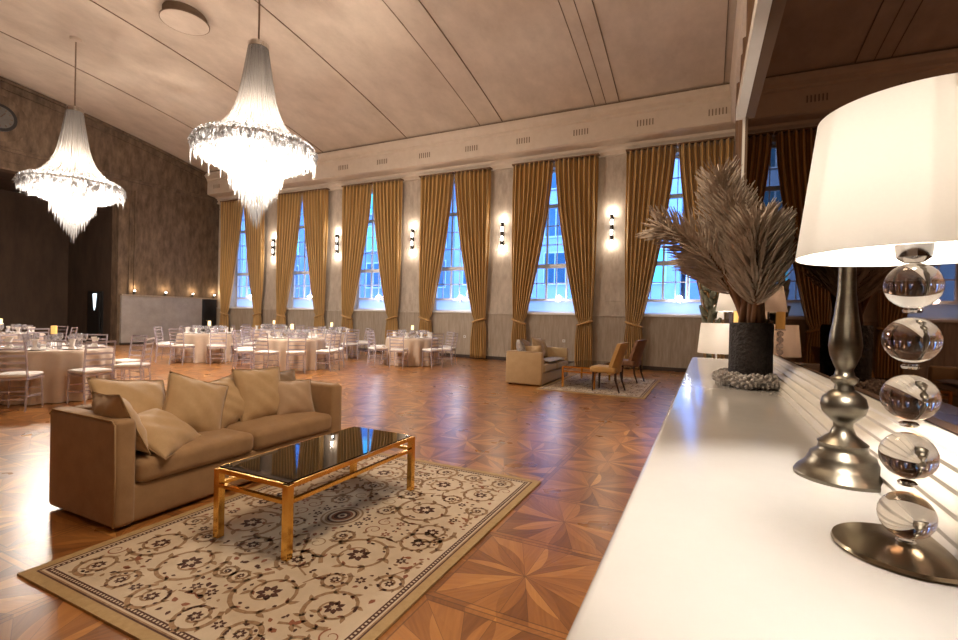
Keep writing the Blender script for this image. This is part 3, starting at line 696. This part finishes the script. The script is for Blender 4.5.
def cushion(label, c, size, lean=15, yaw=0, spin=0, m=None, group='cushions on the near sofa', th=.085, seed=0, sag=0):
    w_, h_ = size; rnd = random.Random(seed); N = 20; b = B()
    g = {}
    k1, k2, k3 = rnd.uniform(0,6), rnd.uniform(0,6), rnd.uniform(3,6)
    for s_ in (1, -1):
        for i in range(N+1):
            for j in range(N+1):
                edge = i in (0, N) or j in (0, N)
                if s_ < 0 and edge: g[(s_,i,j)] = g[(1,i,j)]; continue
                u, v = 2*i/N-1, 2*j/N-1
                pin = 1 - .07*(1-u*u)*(v*v) ; pin2 = 1 - .07*(1-v*v)*(u*u)
                x = u*w_/2*pin2; z = v*h_/2*pin
                fu = max(0, 1-abs(u/.93)**2.6); fv = max(0, 1-abs(v/.93)**2.6)
                y = th*(fu*fv)**.55 * (1+.10*math.sin(3*u+k1)*math.cos(2.6*v+k2)) + .006*math.sin(k3*(u+v)*2)*(1-u*u)
                y = y*s_ + sag*(u*u)
                g[(s_,i,j)] = b.bm.verts.new((x, -y, z))
    for s_ in (1, -1):
        for i in range(N):
            for j in range(N):
                try: b.bm.faces.new((g[(s_,i,j)], g[(s_,i+1,j)], g[(s_,i+1,j+1)], g[(s_,i,j+1)]))
                except ValueError: pass
    o = b.build('cushion', m or PILF, smooth='all')
    # local -y is the face; turn it toward +X, lean back, yaw
    Mx = Matrix.Translation(c) @ Matrix.Rotation(math.radians(yaw), 4, 'Z') @ Matrix.Rotation(PI/2, 4, 'Z') @ Matrix.Rotation(-math.radians(lean), 4, 'X') @ Matrix.Rotation(math.radians(spin), 4, 'Y')
    o.matrix_world = Mx
    pts = [(x*w_/2, 0, z*h_/2) for x, z in ((-1,-1),(0,-.93),(1,-1),(.93,0),(1,1),(0,.93),(-1,1),(-.93,0),(-1,-1))]
    if sag: pts = [(x, -sag*(2*x/w_)**2, z) for x, y, z in pts]
    B().tube(pts, .0038, 6, False).build('piping', PIPE if m is not PILG else PILG, o, smooth='all')
    return tag(o, label, 'cushion', group)
sofa('taupe velvet sofa with loose cushions beside the large scroll rug', (-3.69, 2.68, 0), 2.02, .82, SOFAF)
cu = cushion
cu('tan cushion leaning on the near arm of the large sofa, furthest left at front', (-3.56, 1.835, .635), (.54,.44), 22, 82, 4, PILF, seed=1)
cu('brown tan cushion leaning at the back corner behind the leftmost cushion', (-3.80, 2.06, .675), (.58,.46), 30, 14, 10, PILF, seed=2)
cu('tan cushion slumped forward on the seat beside the leftmost cushion', (-3.50, 2.06, .535), (.50,.44), 58, 24, -6, PILF, seed=3)
cu('tan cushion tilted onto one corner near the middle of the sofa', (-3.68, 2.44, .63), (.48,.48), 24, -4, 22, PILF, seed=4)
cu('tan cushion tucked behind the tilted middle cushion', (-3.75, 2.76, .61), (.46,.44), 24, 6, -8, PILF, seed=5)
cu('largest upright tan cushion right of the sofa middle', (-3.70, 3.08, .64), (.50,.50), 20, -2, 2, PILF, seed=6)
cu('dark brown cushion tucked in the back right corner of the large sofa', (-3.83, 3.42, .62), (.40,.40), 18, -6, 0, PILF3, seed=7)
cu('small rose tan cushion at the right end of the large sofa', (-3.58, 3.36, .575), (.40,.36), 22, -12, 3, PILF2, th=.07, seed=8)
sofa('sand coloured sofa standing far off near the windows', (-3.42, 10.28, 0), 2.05, .80, SOFAF2)
G2 = 'cushions on the far sofa'
cu('pale grey patterned cushion at the near end of the far sofa', (-3.60, 9.60, .72), (.48,.46), 20, 30, 4, PILG, G2, seed=11)
cu('tan cushion beside the grey patterned one on the far sofa', (-3.30, 9.56, .62), (.44,.42), 14, 78, 6, PILF, G2, seed=12)
cu('dark brown cushion at the middle of the far sofa', (-3.66, 10.15, .70), (.44,.44), 22, 0, 14, PILF3, G2, seed=13)
cu('gold tan cushion right of the middle on the far sofa', (-3.57, 10.65, .73), (.48,.46), 22, -8, 6, PILF, G2, seed=14)
cu('tan cushion at the far end of the far sofa', (-3.62, 11.0, .68), (.42,.42), 18, -20, 0, SOFAF2, G2, seed=15)
b = B(); nn = 12
rows = [[b.bm.verts.new((-3.42+.42*i/nn, 9.75+1.2*j/nn, .462+.026*math.sin(PI*i/nn)+.004*math.sin(j*1.7+i))) for i in range(nn+1)] for j in range(nn+1)]
for j in range(nn):
    for i in range(nn): b.bm.faces.new((rows[j][i], rows[j][i+1], rows[j+1][i+1], rows[j+1][i]))
o = tag(b.build('throw_blanket', PILG, smooth='all'), 'grey and white patterned throw on the seat of the far sofa', 'blanket'); md = o.modifiers.new('t', 'SOLIDIFY'); md.thickness = .012; md.offset = 1

# ---------------------------------------------------------------- coffee tables
def coffee(label, x0, x1, y0, y1, h, lw, glass):
    t = thing('coffee_table', label, 'coffee table', ((x0+x1)/2, (y0+y1)/2, .013)); h -= .013
    a, c = (x1-x0)/2, (y1-y0)/2
    for sx in (-1, 1):
        for sy in (-1, 1):
            B().rbox((sx*(a-lw/2), sy*(c-lw/2), (h-.008)/2), (lw, lw, h-.008), .003, 1).build('leg', GOLDM, t)
    for z, hh, nm in ((h-.014, .026, 'top_rail'), (h-.105, .022, 'lower_rail')):
        b = B()
        for s_ in (-1, 1):
            b.bx(-a+lw, a-lw, s_*(c-lw*.3)-lw*.3, s_*(c-lw*.3)+lw*.3, z-hh/2, z+hh/2); b.bx(s_*(a-lw*.3)-lw*.3, s_*(a-lw*.3)+lw*.3, -c+lw, c-lw, z-hh/2, z+hh/2)
        b.build(nm, GOLDM, t)
    B().bx(-a+lw*.5, a-lw*.5, -c+lw*.5, c-lw*.5, h-.004, h+.004).build('glass_top', glass, t)
    b = B().box((-a+.10, -c+.075, h-.04), (.09,.05,.008)); b.build('corner_plate', GOLDM, t)
coffee('gold framed coffee table with smoked glass top on the large rug', -2.70, -2.075, 1.915, 3.19, .443, .046, TABLEGL)
coffee('small gold legged glass coffee table between the far sofa and chairs', -2.66, -1.98, 9.45, 11.1, .44, .04, TABLEGL)

# ---------------------------------------------------------------- dining chairs
def dining_chair(label, loc, rz, m):
    t = thing('dining_chair', label, 'chair', loc, rz, 'upholstered chairs facing the far coffee table')   # faces local -X
    B().rbox((-.02, 0, .42), (.50, .50, .12), .035, 3).build('seat', m, t, smooth=True)
    b = B(); NJ = 14; front, back = [], []
    for j in range(NJ+1):
        s_ = j/NJ; z = .34 + .60*s_; lean = .20 + .16*s_**1.2
        front.append([]); back.append([])
        for i in range(11):
            u = i/5-1; wv = .255 - .03*(1-s_)+.0*s_; curl = .11*u*u*(1-.35*s_)
            zz = z + (.02*(1-u*u) if j == NJ else 0)
            front[j].append(b.bm.verts.new((lean-curl-.035, u*wv, zz))); back[j].append(b.bm.verts.new((lean-curl+.035, u*wv*1.04, zz)))
    for j in range(NJ):
        for i in range(10):
            b.bm.faces.new((front[j][i], front[j][i+1], front[j+1][i+1], front[j+1][i])); b.bm.faces.new((back[j][i], back[j+1][i], back[j+1][i+1], back[j][i+1]))
        b.bm.faces.new((front[j][0], front[j+1][0], back[j+1][0], back[j][0])); b.bm.faces.new((front[j][10], back[j][10], back[j+1][10], front[j+1][10]))
    for i in range(10): b.bm.faces.new((front[NJ][i], front[NJ][i+1], back[NJ][i+1], back[NJ][i])); b.bm.faces.new((front[0][i], back[0][i], back[0][i+1], front[0][i+1]))
    b.build('backrest', m, t, smooth=True)
    for sx, sy in ((-1,-1),(-1,1),(1,-1),(1,1)):
        x = sx*.21; pts = [(x, sy*.20, .37), (x+sx*(.01 if sx < 0 else .02), sy*.205, .2), (x+(.09 if sx > 0 else -.01), sy*.21, 0)]
        B().tube(pts, [.026,.021,.015], 8).build('leg', WOODD, t, smooth=True)
dining_chair('gold velvet chair with dark legs on the far rug, the nearer of two', (-1.76, 9.50, .013), math.radians(-6), CHVEL)
dining_chair('rust brown velvet chair behind the gold one on the far rug', (-1.62, 11.25, .013), math.radians(-14), CHVEL2)

# ---------------------------------------------------------------- banquet chairs, tables, settings
def chiavari():
    t = thing('banquet_chair', '', 'chair')     # faces local +Y; back at -Y
    B().soft((0, .0, .475), (.40, .40, .05), .024, .012, 8).build('seat_pad', PAD, t, smooth='all')
    b = B(); b.bx(-.20,.20,.17,.20,.42,.448).bx(-.20,.20,-.20,-.17,.42,.448).bx(-.20,-.17,-.17,.17,.42,.448).bx(.17,.20,-.17,.17,.42,.448); b.build('seat_frame', ACRYL, t)
    for sx in (-1, 1):
        B().tube([(sx*.18,.18,.42),(sx*.19,.19,0)], [.016,.012], 6).build('leg', ACRYL, t, smooth=True)
        B().tube([(sx*.18,-.18,.42),(sx*.18,-.22,0)], [.016,.012], 6).build('leg', ACRYL, t, smooth=True)
    b = B()
    for sx in (-1, 1): b.tube([(sx*.185,-.185,.44),(sx*.185,-.21,.68),(sx*.185,-.25,.92)], .015, 6)
    for z, y in ((.56,-.197),(.65,-.206),(.74,-.218),(.83,-.235),(.91,-.249)): b.bar((-.185,y,z),(.185,y,z),.014,.030)
    b.build('backrest', ACRYL, t, smooth=True)
    b = B()
    for z in (.16, .27): b.bar((-.185,.19,z),(.185,.19,z),.012,.016); b.bar((-.185,-.20,z),(.185,-.20,z),.012,.016)
    for sx in (-1, 1): b.bar((sx*.188,-.20,.20),(sx*.188,.19,.20),.012,.016)
    b.build('stretchers', ACRYL, t)
    return t
chair0 = chiavari(); used = [False]
def wineglass():
    return B().lathe([(.036,0),(.034,.003),(.005,.007),(.004,.10),(.012,.108),(.034,.135),(.040,.165),(.034,.215),(.0325,.215),(.038,.165),(.032,.137),(0,.112)], 12).build('wine_glass', WGLASS, smooth=True)
def tumbler():
    return B().lathe([(0,0),(.028,0),(.034,.11),(.032,.11),(.027,.006),(0,.006)], 12).build('tumbler', WGLASS, smooth=True)
def plate():
    return B().lathe([(0,0),(.08,0),(.135,.014),(.135,.018),(.08,.006),(0,.005)], 22).build('plate', CHINA, smooth=True)
def napkin():
    return B().lathe([(.045,0),(.05,.01),(.02,.05),(.03,.11),(.045,.15),(0,.09)], 8, wob=lambda u, z: 1+.25*math.cos(u*2*PI*4)).build('napkin', PAD, smooth=True)
protos = [wineglass(), tumbler(), plate(), napkin()]; first = [True]*4
NUM = ['first','second','third','fourth','fifth','sixth','seventh','eighth','ninth','tenth','eleventh','twelfth','thirteenth','fourteenth','fifteenth','sixteenth','seventeenth','eighteenth','nineteenth','twentieth']
def put(i, loc, rz=0):
    if first[i]: o = protos[i]; first[i] = False
    else: o = protos[i].copy(); C.objects.link(o)
    o.location = loc; o.rotation_euler = (0,0,rz); return o
def name_row(lst, fmt, cat, group):
    lst = sorted(lst, key=lambda o: screen(o.location)[0])
    for i, o in enumerate(lst): tag(o, fmt % NUM[i], cat, group)
def banquet(x, y, short, phrase, R=.76, nchair=8, a0=0, seed=0, skip=(), candle=True, cm=WAXW):
    rnd = random.Random(seed); zt = .76
    t = thing('banquet_table', 'round banquet table under an ivory cloth, %s' % phrase, 'table', (x,y,0), 0, 'round banquet tables')
    B().lathe([(0,zt-.03),(R-.01,zt-.03),(R-.01,zt-.006),(0,zt-.006)], 40).build('tabletop', WOODD, t)
    B().lathe([(.25,0),(.25,.02),(.05,.05),(.05,zt-.03)], 16).build('pedestal', BLACK, t)
    nf = 17; ph = rnd.uniform(0,6)
    pr = [(0,zt),(R*.5,zt),(R-.02,zt),(R,zt-.012),(R+.008,zt-.06)] + [(R+.01+.02*q, zt-.06-(zt-.07)*q) for q in [m/10 for m in range(1,11)]]
    cl = B().lathe(pr, 220, wob=lambda u, z: 1 + (.065*((zt-z)/zt)**.7*(math.sin(u*2*PI*nf+ph)+.35*math.sin(u*2*PI*9+ph*2)) if z < zt-.02 else 0)).build('tablecloth', CLOTH, smooth='all', loc=(x,y,.001))
    tag(cl, 'ivory floor length cloth on the %s' % short, 'tablecloth', 'ivory tablecloths')
    near, far = [], []
    dcam = math.atan2(-y, -x)
    for i in range(nchair):
        if i in skip: continue
        a = a0 + 2*PI*i/nchair + rnd.uniform(-.07,.07); d = R+.28+rnd.uniform(0,.07)
        if used[0]: c = copy_tree(chair0)
        else: c = chair0; used[0] = True
        c.location = (x+math.cos(a)*d, y+math.sin(a)*d, 0); c.rotation_euler = (0,0,a+PI/2+rnd.uniform(-.12,.12))
        (near if math.cos(a-dcam) > 0 else far).append(c)
    name_row(near, 'clear acrylic chair, near side of the '+short+', %s from left', 'chair', 'chairs around the round tables')
    name_row(far, 'clear acrylic chair, far side of the '+short+', %s from left', 'chair', 'chairs around the round tables')
    L = [[], [], [], []]
    for i in range(nchair):
        a = a0 + 2*PI*i/nchair
        L[2].append(put(2, (x+math.cos(a)*(R-.2), y+math.sin(a)*(R-.2), zt+.002)))
        L[3].append(put(3, (x+math.cos(a)*(R-.2), y+math.sin(a)*(R-.2), zt+.010), rnd.random()))
        for da, rr in ((.18,.36),(.34,.44)): L[0].append(put(0, (x+math.cos(a+da)*(R-rr), y+math.sin(a+da)*(R-rr), zt+.002)))
        L[1].append(put(1, (x+math.cos(a-.2)*(R-.42), y+math.sin(a-.2)*(R-.42), zt+.002)))
    name_row(L[0], 'stemmed wine glass on the '+short+', %s from left', 'glass', 'wine glasses on the round tables')
    name_row(L[1], 'short glass tumbler on the '+short+', %s from left', 'glass', 'tumblers on the round tables')
    name_row(L[2], 'white plate on the '+short+', %s from left', 'plate', 'plates on the round tables')
    name_row(L[3], 'white folded napkin standing on the '+short+', %s from left', 'napkin', 'napkins on the round tables')
    h = thing('candle_holder', 'tall clear candle holder in the centre of the %s' % short, 'candle holder', (x,y,zt+.002), 0, 'table centrepieces')
    B().lathe([(.06,0),(.055,.01),(.014,.02),(.012,.17),(.03,.19),(.042,.21),(.04,.215),(0,.20)], 14).build('glass_stem', WGLASS, h, smooth=True)
    cd_ = B().lathe([(0,.218),(.038,.218),(.040,.34),(.03,.345),(0,.335)], 14).build('candle', cm, smooth=True, loc=(x,y,zt+.002))
    tag(cd_, 'glowing candle standing on the %s' % short, 'candle', 'candles on the round tables')
    return t
banquet(-9.2, 3.80, 'nearest round table', 'nearest one, left behind the large sofa', .74, 8, math.radians(-44.5), 1, cm=WAX)
banquet(-12.63, 8.74, 'round table before the black door', 'standing before the black door', .76, 9, .2, 2)
banquet(-9.44, 8.74, 'middle round table', 'the widest looking one in the middle', .78, 9, .1, 3)
banquet(-7.67, 11.5, 'rightmost round table', 'furthest right near the fourth window', .74, 8, .3, 4)
banquet(-13.73, 11.9, 'back left round table', 'half hidden behind between two others', .74, 8, .1, 5)
banquet(-10.9, 11.7, 'back middle round table', 'at the back right of the middle table', .74, 8, .45, 6)
banquet(-14.5, 5.0, 'leftmost round table', 'cut off by the left picture edge', .76, 8, .2, 7)

# ---------------------------------------------------------------- sockets on the dado
for x, lab in ((-7.42,'left of the fourth curtain tie'), (-5.62,'beside the fifth window curtain'), (-3.98,'between the curtains of the fifth window'), (-1.72,'under the last window')):
    t = thing('wall_socket', 'small white wall socket %s' % lab, 'socket', (x, YW-.05, .72), 0, 'sockets along the dado')
    B().rbox((0,-.006,0), (.09,.012,.09), .004, 1).build('plate', WFRAME, t); B().bx(-.012,.012,-.015,-.012,-.02,.02).build('socket_hole', SEAM, t)

# ---------------------------------------------------------------- white counter, moulded ledge, mirror
ZC = 1.04
t = thing('console_counter', 'long glossy white counter running along the mirror wall', 'counter', (0, 2.4, 0))
B().rbox((.105, 0, ZC-.03), (.49, 5.8, .06), .014, 3).build('top', COUNTER, t, smooth=True)
B().bx(-.08, .35, -2.86, 2.86, .08, ZC-.06).build('body', WHITEP, t); B().bx(-.05,.35,-2.8,2.8,0,.08).build('plinth', BASEB, t)
b = B(); prof = [(XR,ZC-.03),(.345,ZC-.03),(.345,ZC+.012),(.352,ZC+.020)]
for i in range(4):
    x = .352+i*.018; z = ZC+.020+i*.027
    prof += [(x, z), (x-.002, z+.010), (x+.004, z+.019), (x+.012, z+.022)]
prof += [(.42, ZC+.130), (.43, ZC+.135), (XR, ZC+.135)]
S('trim_%d' % k, b.prism(prof, 1, -.5, 7.2), WHITEP, True); k += 1
MZ0, MZ1, MY1 = 1.165, 4.12, 7.2
t = thing('wall_mirror', 'huge tinted mirror in a white frame above the counter', 'mirror', (.50, 0, MZ0))
t.rotation_euler = (0, 0, math.radians(.95))
B().bx(0, .02, -3.0, MY1, 0, MZ1-MZ0).build('mirror_glass', MIRROR, t)
B().bx(-.03, .04, MY1-.02, MY1+.05, -.1, MZ1-MZ0+.03).build('end_frame', WHITEP, t); B().bx(-.11, .10, -3.0, MY1+.05, MZ1-MZ0, MZ1-MZ0+.16).build('top_frame', WHITEP, t)
B().bx(-.004, .0, -3.0, MY1, 0, .010).build('bottom_bead', BASEB, t)

# crystal ball lamp
cx, cy = .291, .976
t = thing('table_lamp', 'lit lamp with stacked crystal balls and big white shade, nearest to camera', 'lamp', (cx, cy, ZC))
B().lathe([(0,0),(.094,0),(.096,.004),(.094,.009),(.06,.012),(.02,.016),(0,.016)], 56).build('base', BRNICK, t, smooth=True)
for z in (.061, .156, .248, .339, .425): B().ball((0,0,z), .037, 28, .98).build('crystal_ball', CRYST, t, smooth='all')
for z in (.016, .1085, .202, .2935, .382): B().lathe([(0,z),(.011,z),(.013,z+.004),(.010,z+.007),(0,z+.007)], 16).build('crystal_spacer', CHROME, t, smooth=True)
B().lathe([(0,.462),(.012,.462),(.022,.470),(.024,.490),(.012,.496),(.012,.52),(0,.52)], 20).build('socket', CHROME, t, smooth=True)
B().ball((0,0,.56), .028, 14).build('bulb', BULB, t, smooth=True)
sh = B().lathe([(.157,.472),(.130,.700),(.128,.700),(.155,.472)], 72).build('lamp_shade', SHADE, t, smooth=True)
B().bar((-.13,0,.685),(.13,0,.685),.003).bar((0,-.13,.685),(0,.13,.685),.003).build('shade_ring', CHROME, t)
lamp('table_lamp_light', (cx, cy, ZC+.62), E_CRYS, (1,.90,.78), .03)

# pewter candlestick
t = tag(B().lathe([(0,0),(.094,0),(.096,.008),(.088,.020),(.078,.028),(.072,.036),(.066,.048),(.064,.056),(.050,.066),(.047,.078),(.050,.084),(.040,.092),(.026,.104),(.019,.122),(.020,.132),(.030,.142),
    (.042,.155),(.046,.172),(.042,.190),(.030,.202),(.020,.208),(.018,.220),(.026,.228),(.028,.236),(.020,.242),(.017,.256),(.022,.268),(.030,.290),(.033,.312),(.031,.335),(.024,.380),(.018,.440),(.016,.52),(.018,.60),(.034,.64),(.036,.655),(.020,.66),(.02,.68),(.042,.70),(.044,.71),(0,.71)], 48, (0,0,0)).build('candlestick', PEWTER, smooth=True, loc=(.292, 1.381, ZC)),
    'tall turned pewter candlestick standing behind the crystal ball lamp', 'candlestick')

# pot, wreath, frosted branches
px, py = .225, 3.15
rnd = random.Random(9)
t = thing('potted_branches', 'black rough pot holding large frosted pine like branches on the counter', 'plant', (px, py, ZC))
b = B(); b.lathe([(0,.0),(.105,.0),(.110,.02),(.112,.34),(.108,.362),(.098,.362),(.094,.33),(0,.33)], 60, wob=lambda u, z: 1+rnd.uniform(-.03,.03))
b.build('pot', POTM, t, smooth='all')
def bez(p0, p1, p2, n=14): return [Vector(p0)*(1-q)**2 + Vector(p1)*2*q*(1-q) + Vector(p2)*q*q for q in [i/n for i in range(n+1)]]
def frond(p0, p1, p2, s0, nl, cnt, seed, r=.0066, flat=None):
    rn = random.Random(seed); P = bez(p0, p1, p2, 16)
    st = B().tube(P, [.016-.010*i/16 for i in range(17)], 7).build('branch', TWIG, t, smooth='all')
    b = B()
    cnt = int(cnt*.36)
    for i in range(cnt):
        q = s0 + (1-s0)*(i/cnt)**.9; f = q*16; k_ = min(15, int(f)); A = P[k_].lerp(P[k_+1], f-k_); D = (P[k_+1]-P[k_]).normalized()
        a = i*2.399963 + rn.uniform(-.2,.2); x = D.orthogonal().normalized(); y = D.cross(x); side = x*math.cos(a)+y*math.sin(a)
        L = 1.12*nl*(1-.40*q**3)*rn.uniform(.85,1.1)*(.75+.25*min(1,(q-s0)*6))
        d0 = (D*.42+side*1.0).normalized(); pts = [A]
        for m_ in range(1, 5):
            d0 = (d0 + D*.17 + Vector((0,0,.02))).normalized(); pts.append(pts[-1]+d0*L/4)
        pts = [Vector((min(v.x, .415-px), v.y, v.z)) for v in pts]
        b.tube(pts, [r*.8, r, r*.95, r*.8, r*.35], 3, False)
    b.build('needles', NEEDLE, st, kind='stuff')
z0 = .32
frond((-.03,0,z0), (-.12,-.02,z0+.48), (-.52,-.10,z0+.62), .36, .20, 620, 1)
frond((-.02,.02,z0), (-.12,.06,z0+.45), (-.19,.05,z0+.92), .36, .22, 760, 2)
frond((.0,-.05,z0), (.02,-.12,z0+.25), (.00,-.18,z0+.60), .26, .24, 900, 3)
frond((.03,0,z0), (.04,.05,z0+.40), (.10,-.02,z0+.62), .30, .20, 620, 4)
frond((-.03,.04,z0), (-.10,.12,z0+.35), (-.36,.14,z0+.46), .34, .19, 480, 5)
frond((.02,.05,z0), (.05,.18,z0+.4), (.06,.32,z0+.56), .34, .20, 480, 6)
frond((-.01,.01,z0), (-.06,-.02,z0+.35), (-.10,-.04,z0+.75), .36, .20, 560, 7)
b = B()
for i in range(7):
    a = i*.9; b.tube([(math.cos(a)*.06, math.sin(a)*.06, .30), (math.cos(a)*.05, math.sin(a)*.05, .45), (math.cos(a)*.03, math.sin(a)*.03, .62)], [.017,.015,.010], 8)
b.build('stems', TWIG, t, smooth='all')
b = B()
for i in range(22):
    a = 2*PI*i/22; rr = .165 + .02*math.sin(i*2.1); c_ = Vector((math.cos(a)*rr*.86, math.sin(a)*rr*1.1, .035+.012*rnd.random()))
    for j in range(34):
        z = 1-2*(j+.5)/34; ph = j*2.39996; s_ = math.sqrt(1-z*z); d = Vector((s_*math.cos(ph), s_*math.sin(ph), z*.8))
        if c_.z + d.z*.045 < .004: continue
        q = c_+d*.022; e_ = c_+d*.050
        if q.x+px > .335: q.x = .335-px
        if e_.x+px > .338: e_.x = .338-px
        b.tube([q, (q+e_)/2, e_], [.004,.0062,.0085], 5)
tag(b.build('wreath', CONE, smooth='all', loc=(px, py, ZC)), 'frosted grey cone wreath lying round the foot of the black pot', 'wreath')

# crystal candle holder with amber candle near the counter's end
t = thing('candle_holder', 'crystal candle holder behind the pot, seen in the mirror', 'candle holder', (.25, 5.0, ZC))
b = B().lathe([(0,0),(.05,0),(.05,.012),(.012,.02),(0,.02)], 20)
for q in range(5): b.ball((0,0,.05+q*.055), .028, 12)
b.lathe([(0,.30),(.045,.30),(.045,.312),(0,.312)], 20); b.build('crystal_stem', WGLASS, t, smooth=True)
tag(B().lathe([(0,0),(.037,0),(.037,.15),(.025,.155),(0,.15)], 18).build('candle', WAX, smooth=True, loc=(.25, 5.0, ZC+.313)), 'amber candle standing on the crystal holder at the counter end', 'candle')

# side table past the counter with three white-shaded lamps and a cactus
t = thing('side_table', 'white console table past the end of the counter', 'table', (.18, 6.5, 0))
B().rbox((0,0,.73), (.5,1.9,.04), .008, 2).build('tabletop', WHITEP, t)
for sx in (-1,1):
    for sy in (-1,1): B().bx(sx*.2-.02, sx*.2+.02, sy*.88-.02, sy*.88+.02, 0, .71).build('leg', WHITEP, t)
def shade_lamp(label, x, y, z0, zs, hs, rb, rt, power, bm_=CHROME):
    t = thing('table_lamp', label, 'lamp', (x, y, z0)); h = zs-z0
    B().lathe([(0,0),(.07,0),(.07,.012),(.015,.03),(.012,h*.5),(.03,h*.6),(.012,h*.7),(.010,h+.05),(0,h+.05)], 20).build('base', bm_, t, smooth=True)
    B().lathe([(rb,h),(rt,h+hs),(rt-.002,h+hs),(rb-.002,h)], 44).build('lamp_shade', SHADE, t, smooth=True)
    B().ball((0,0,h+hs*.45), .025, 10).build('bulb', BULB, t, smooth=True)
    lamp('table_lamp_light', (x, y, zs+hs*.5), power, (1,.88,.74), .03)
shade_lamp('lit white drum lamp low behind the far end of the counter', .09, 6.05, .75, 1.05, .34, .195, .165, 80)
shade_lamp('taller lit lamp behind the frosted branches', .24, 5.78, .75, 1.52, .27, .17, .125, 80)
shade_lamp('smallest lit lamp left of the branches above the drum lamp', .10, 7.2, .75, 1.44, .19, .095, .075, 24)
t = thing('cactus', 'small dull green cactus in a dark pot beside the branch stems', 'plant', (.02, 6.75, .75))
B().lathe([(0,0),(.07,0),(.09,.14),(.08,.14),(0,.12)], 18).build('pot', POTM, t, smooth=True)
b = B().tube([(0,0,.12),(.0,0,.6),(.01,0,.95)], [.03,.035,.03], 10)
for i in range(16):
    a = i*2.4; z = .55+.04*i; d = Vector((math.cos(a), math.sin(a), .7)).normalized(); b.tube([(0,0,z), Vector((0,0,z))+d*.09, Vector((0,0,z))+d*.15+Vector((0,0,.07))], [.012,.04,.015], 8)
b.build('leaves', CACT, t, smooth='all')
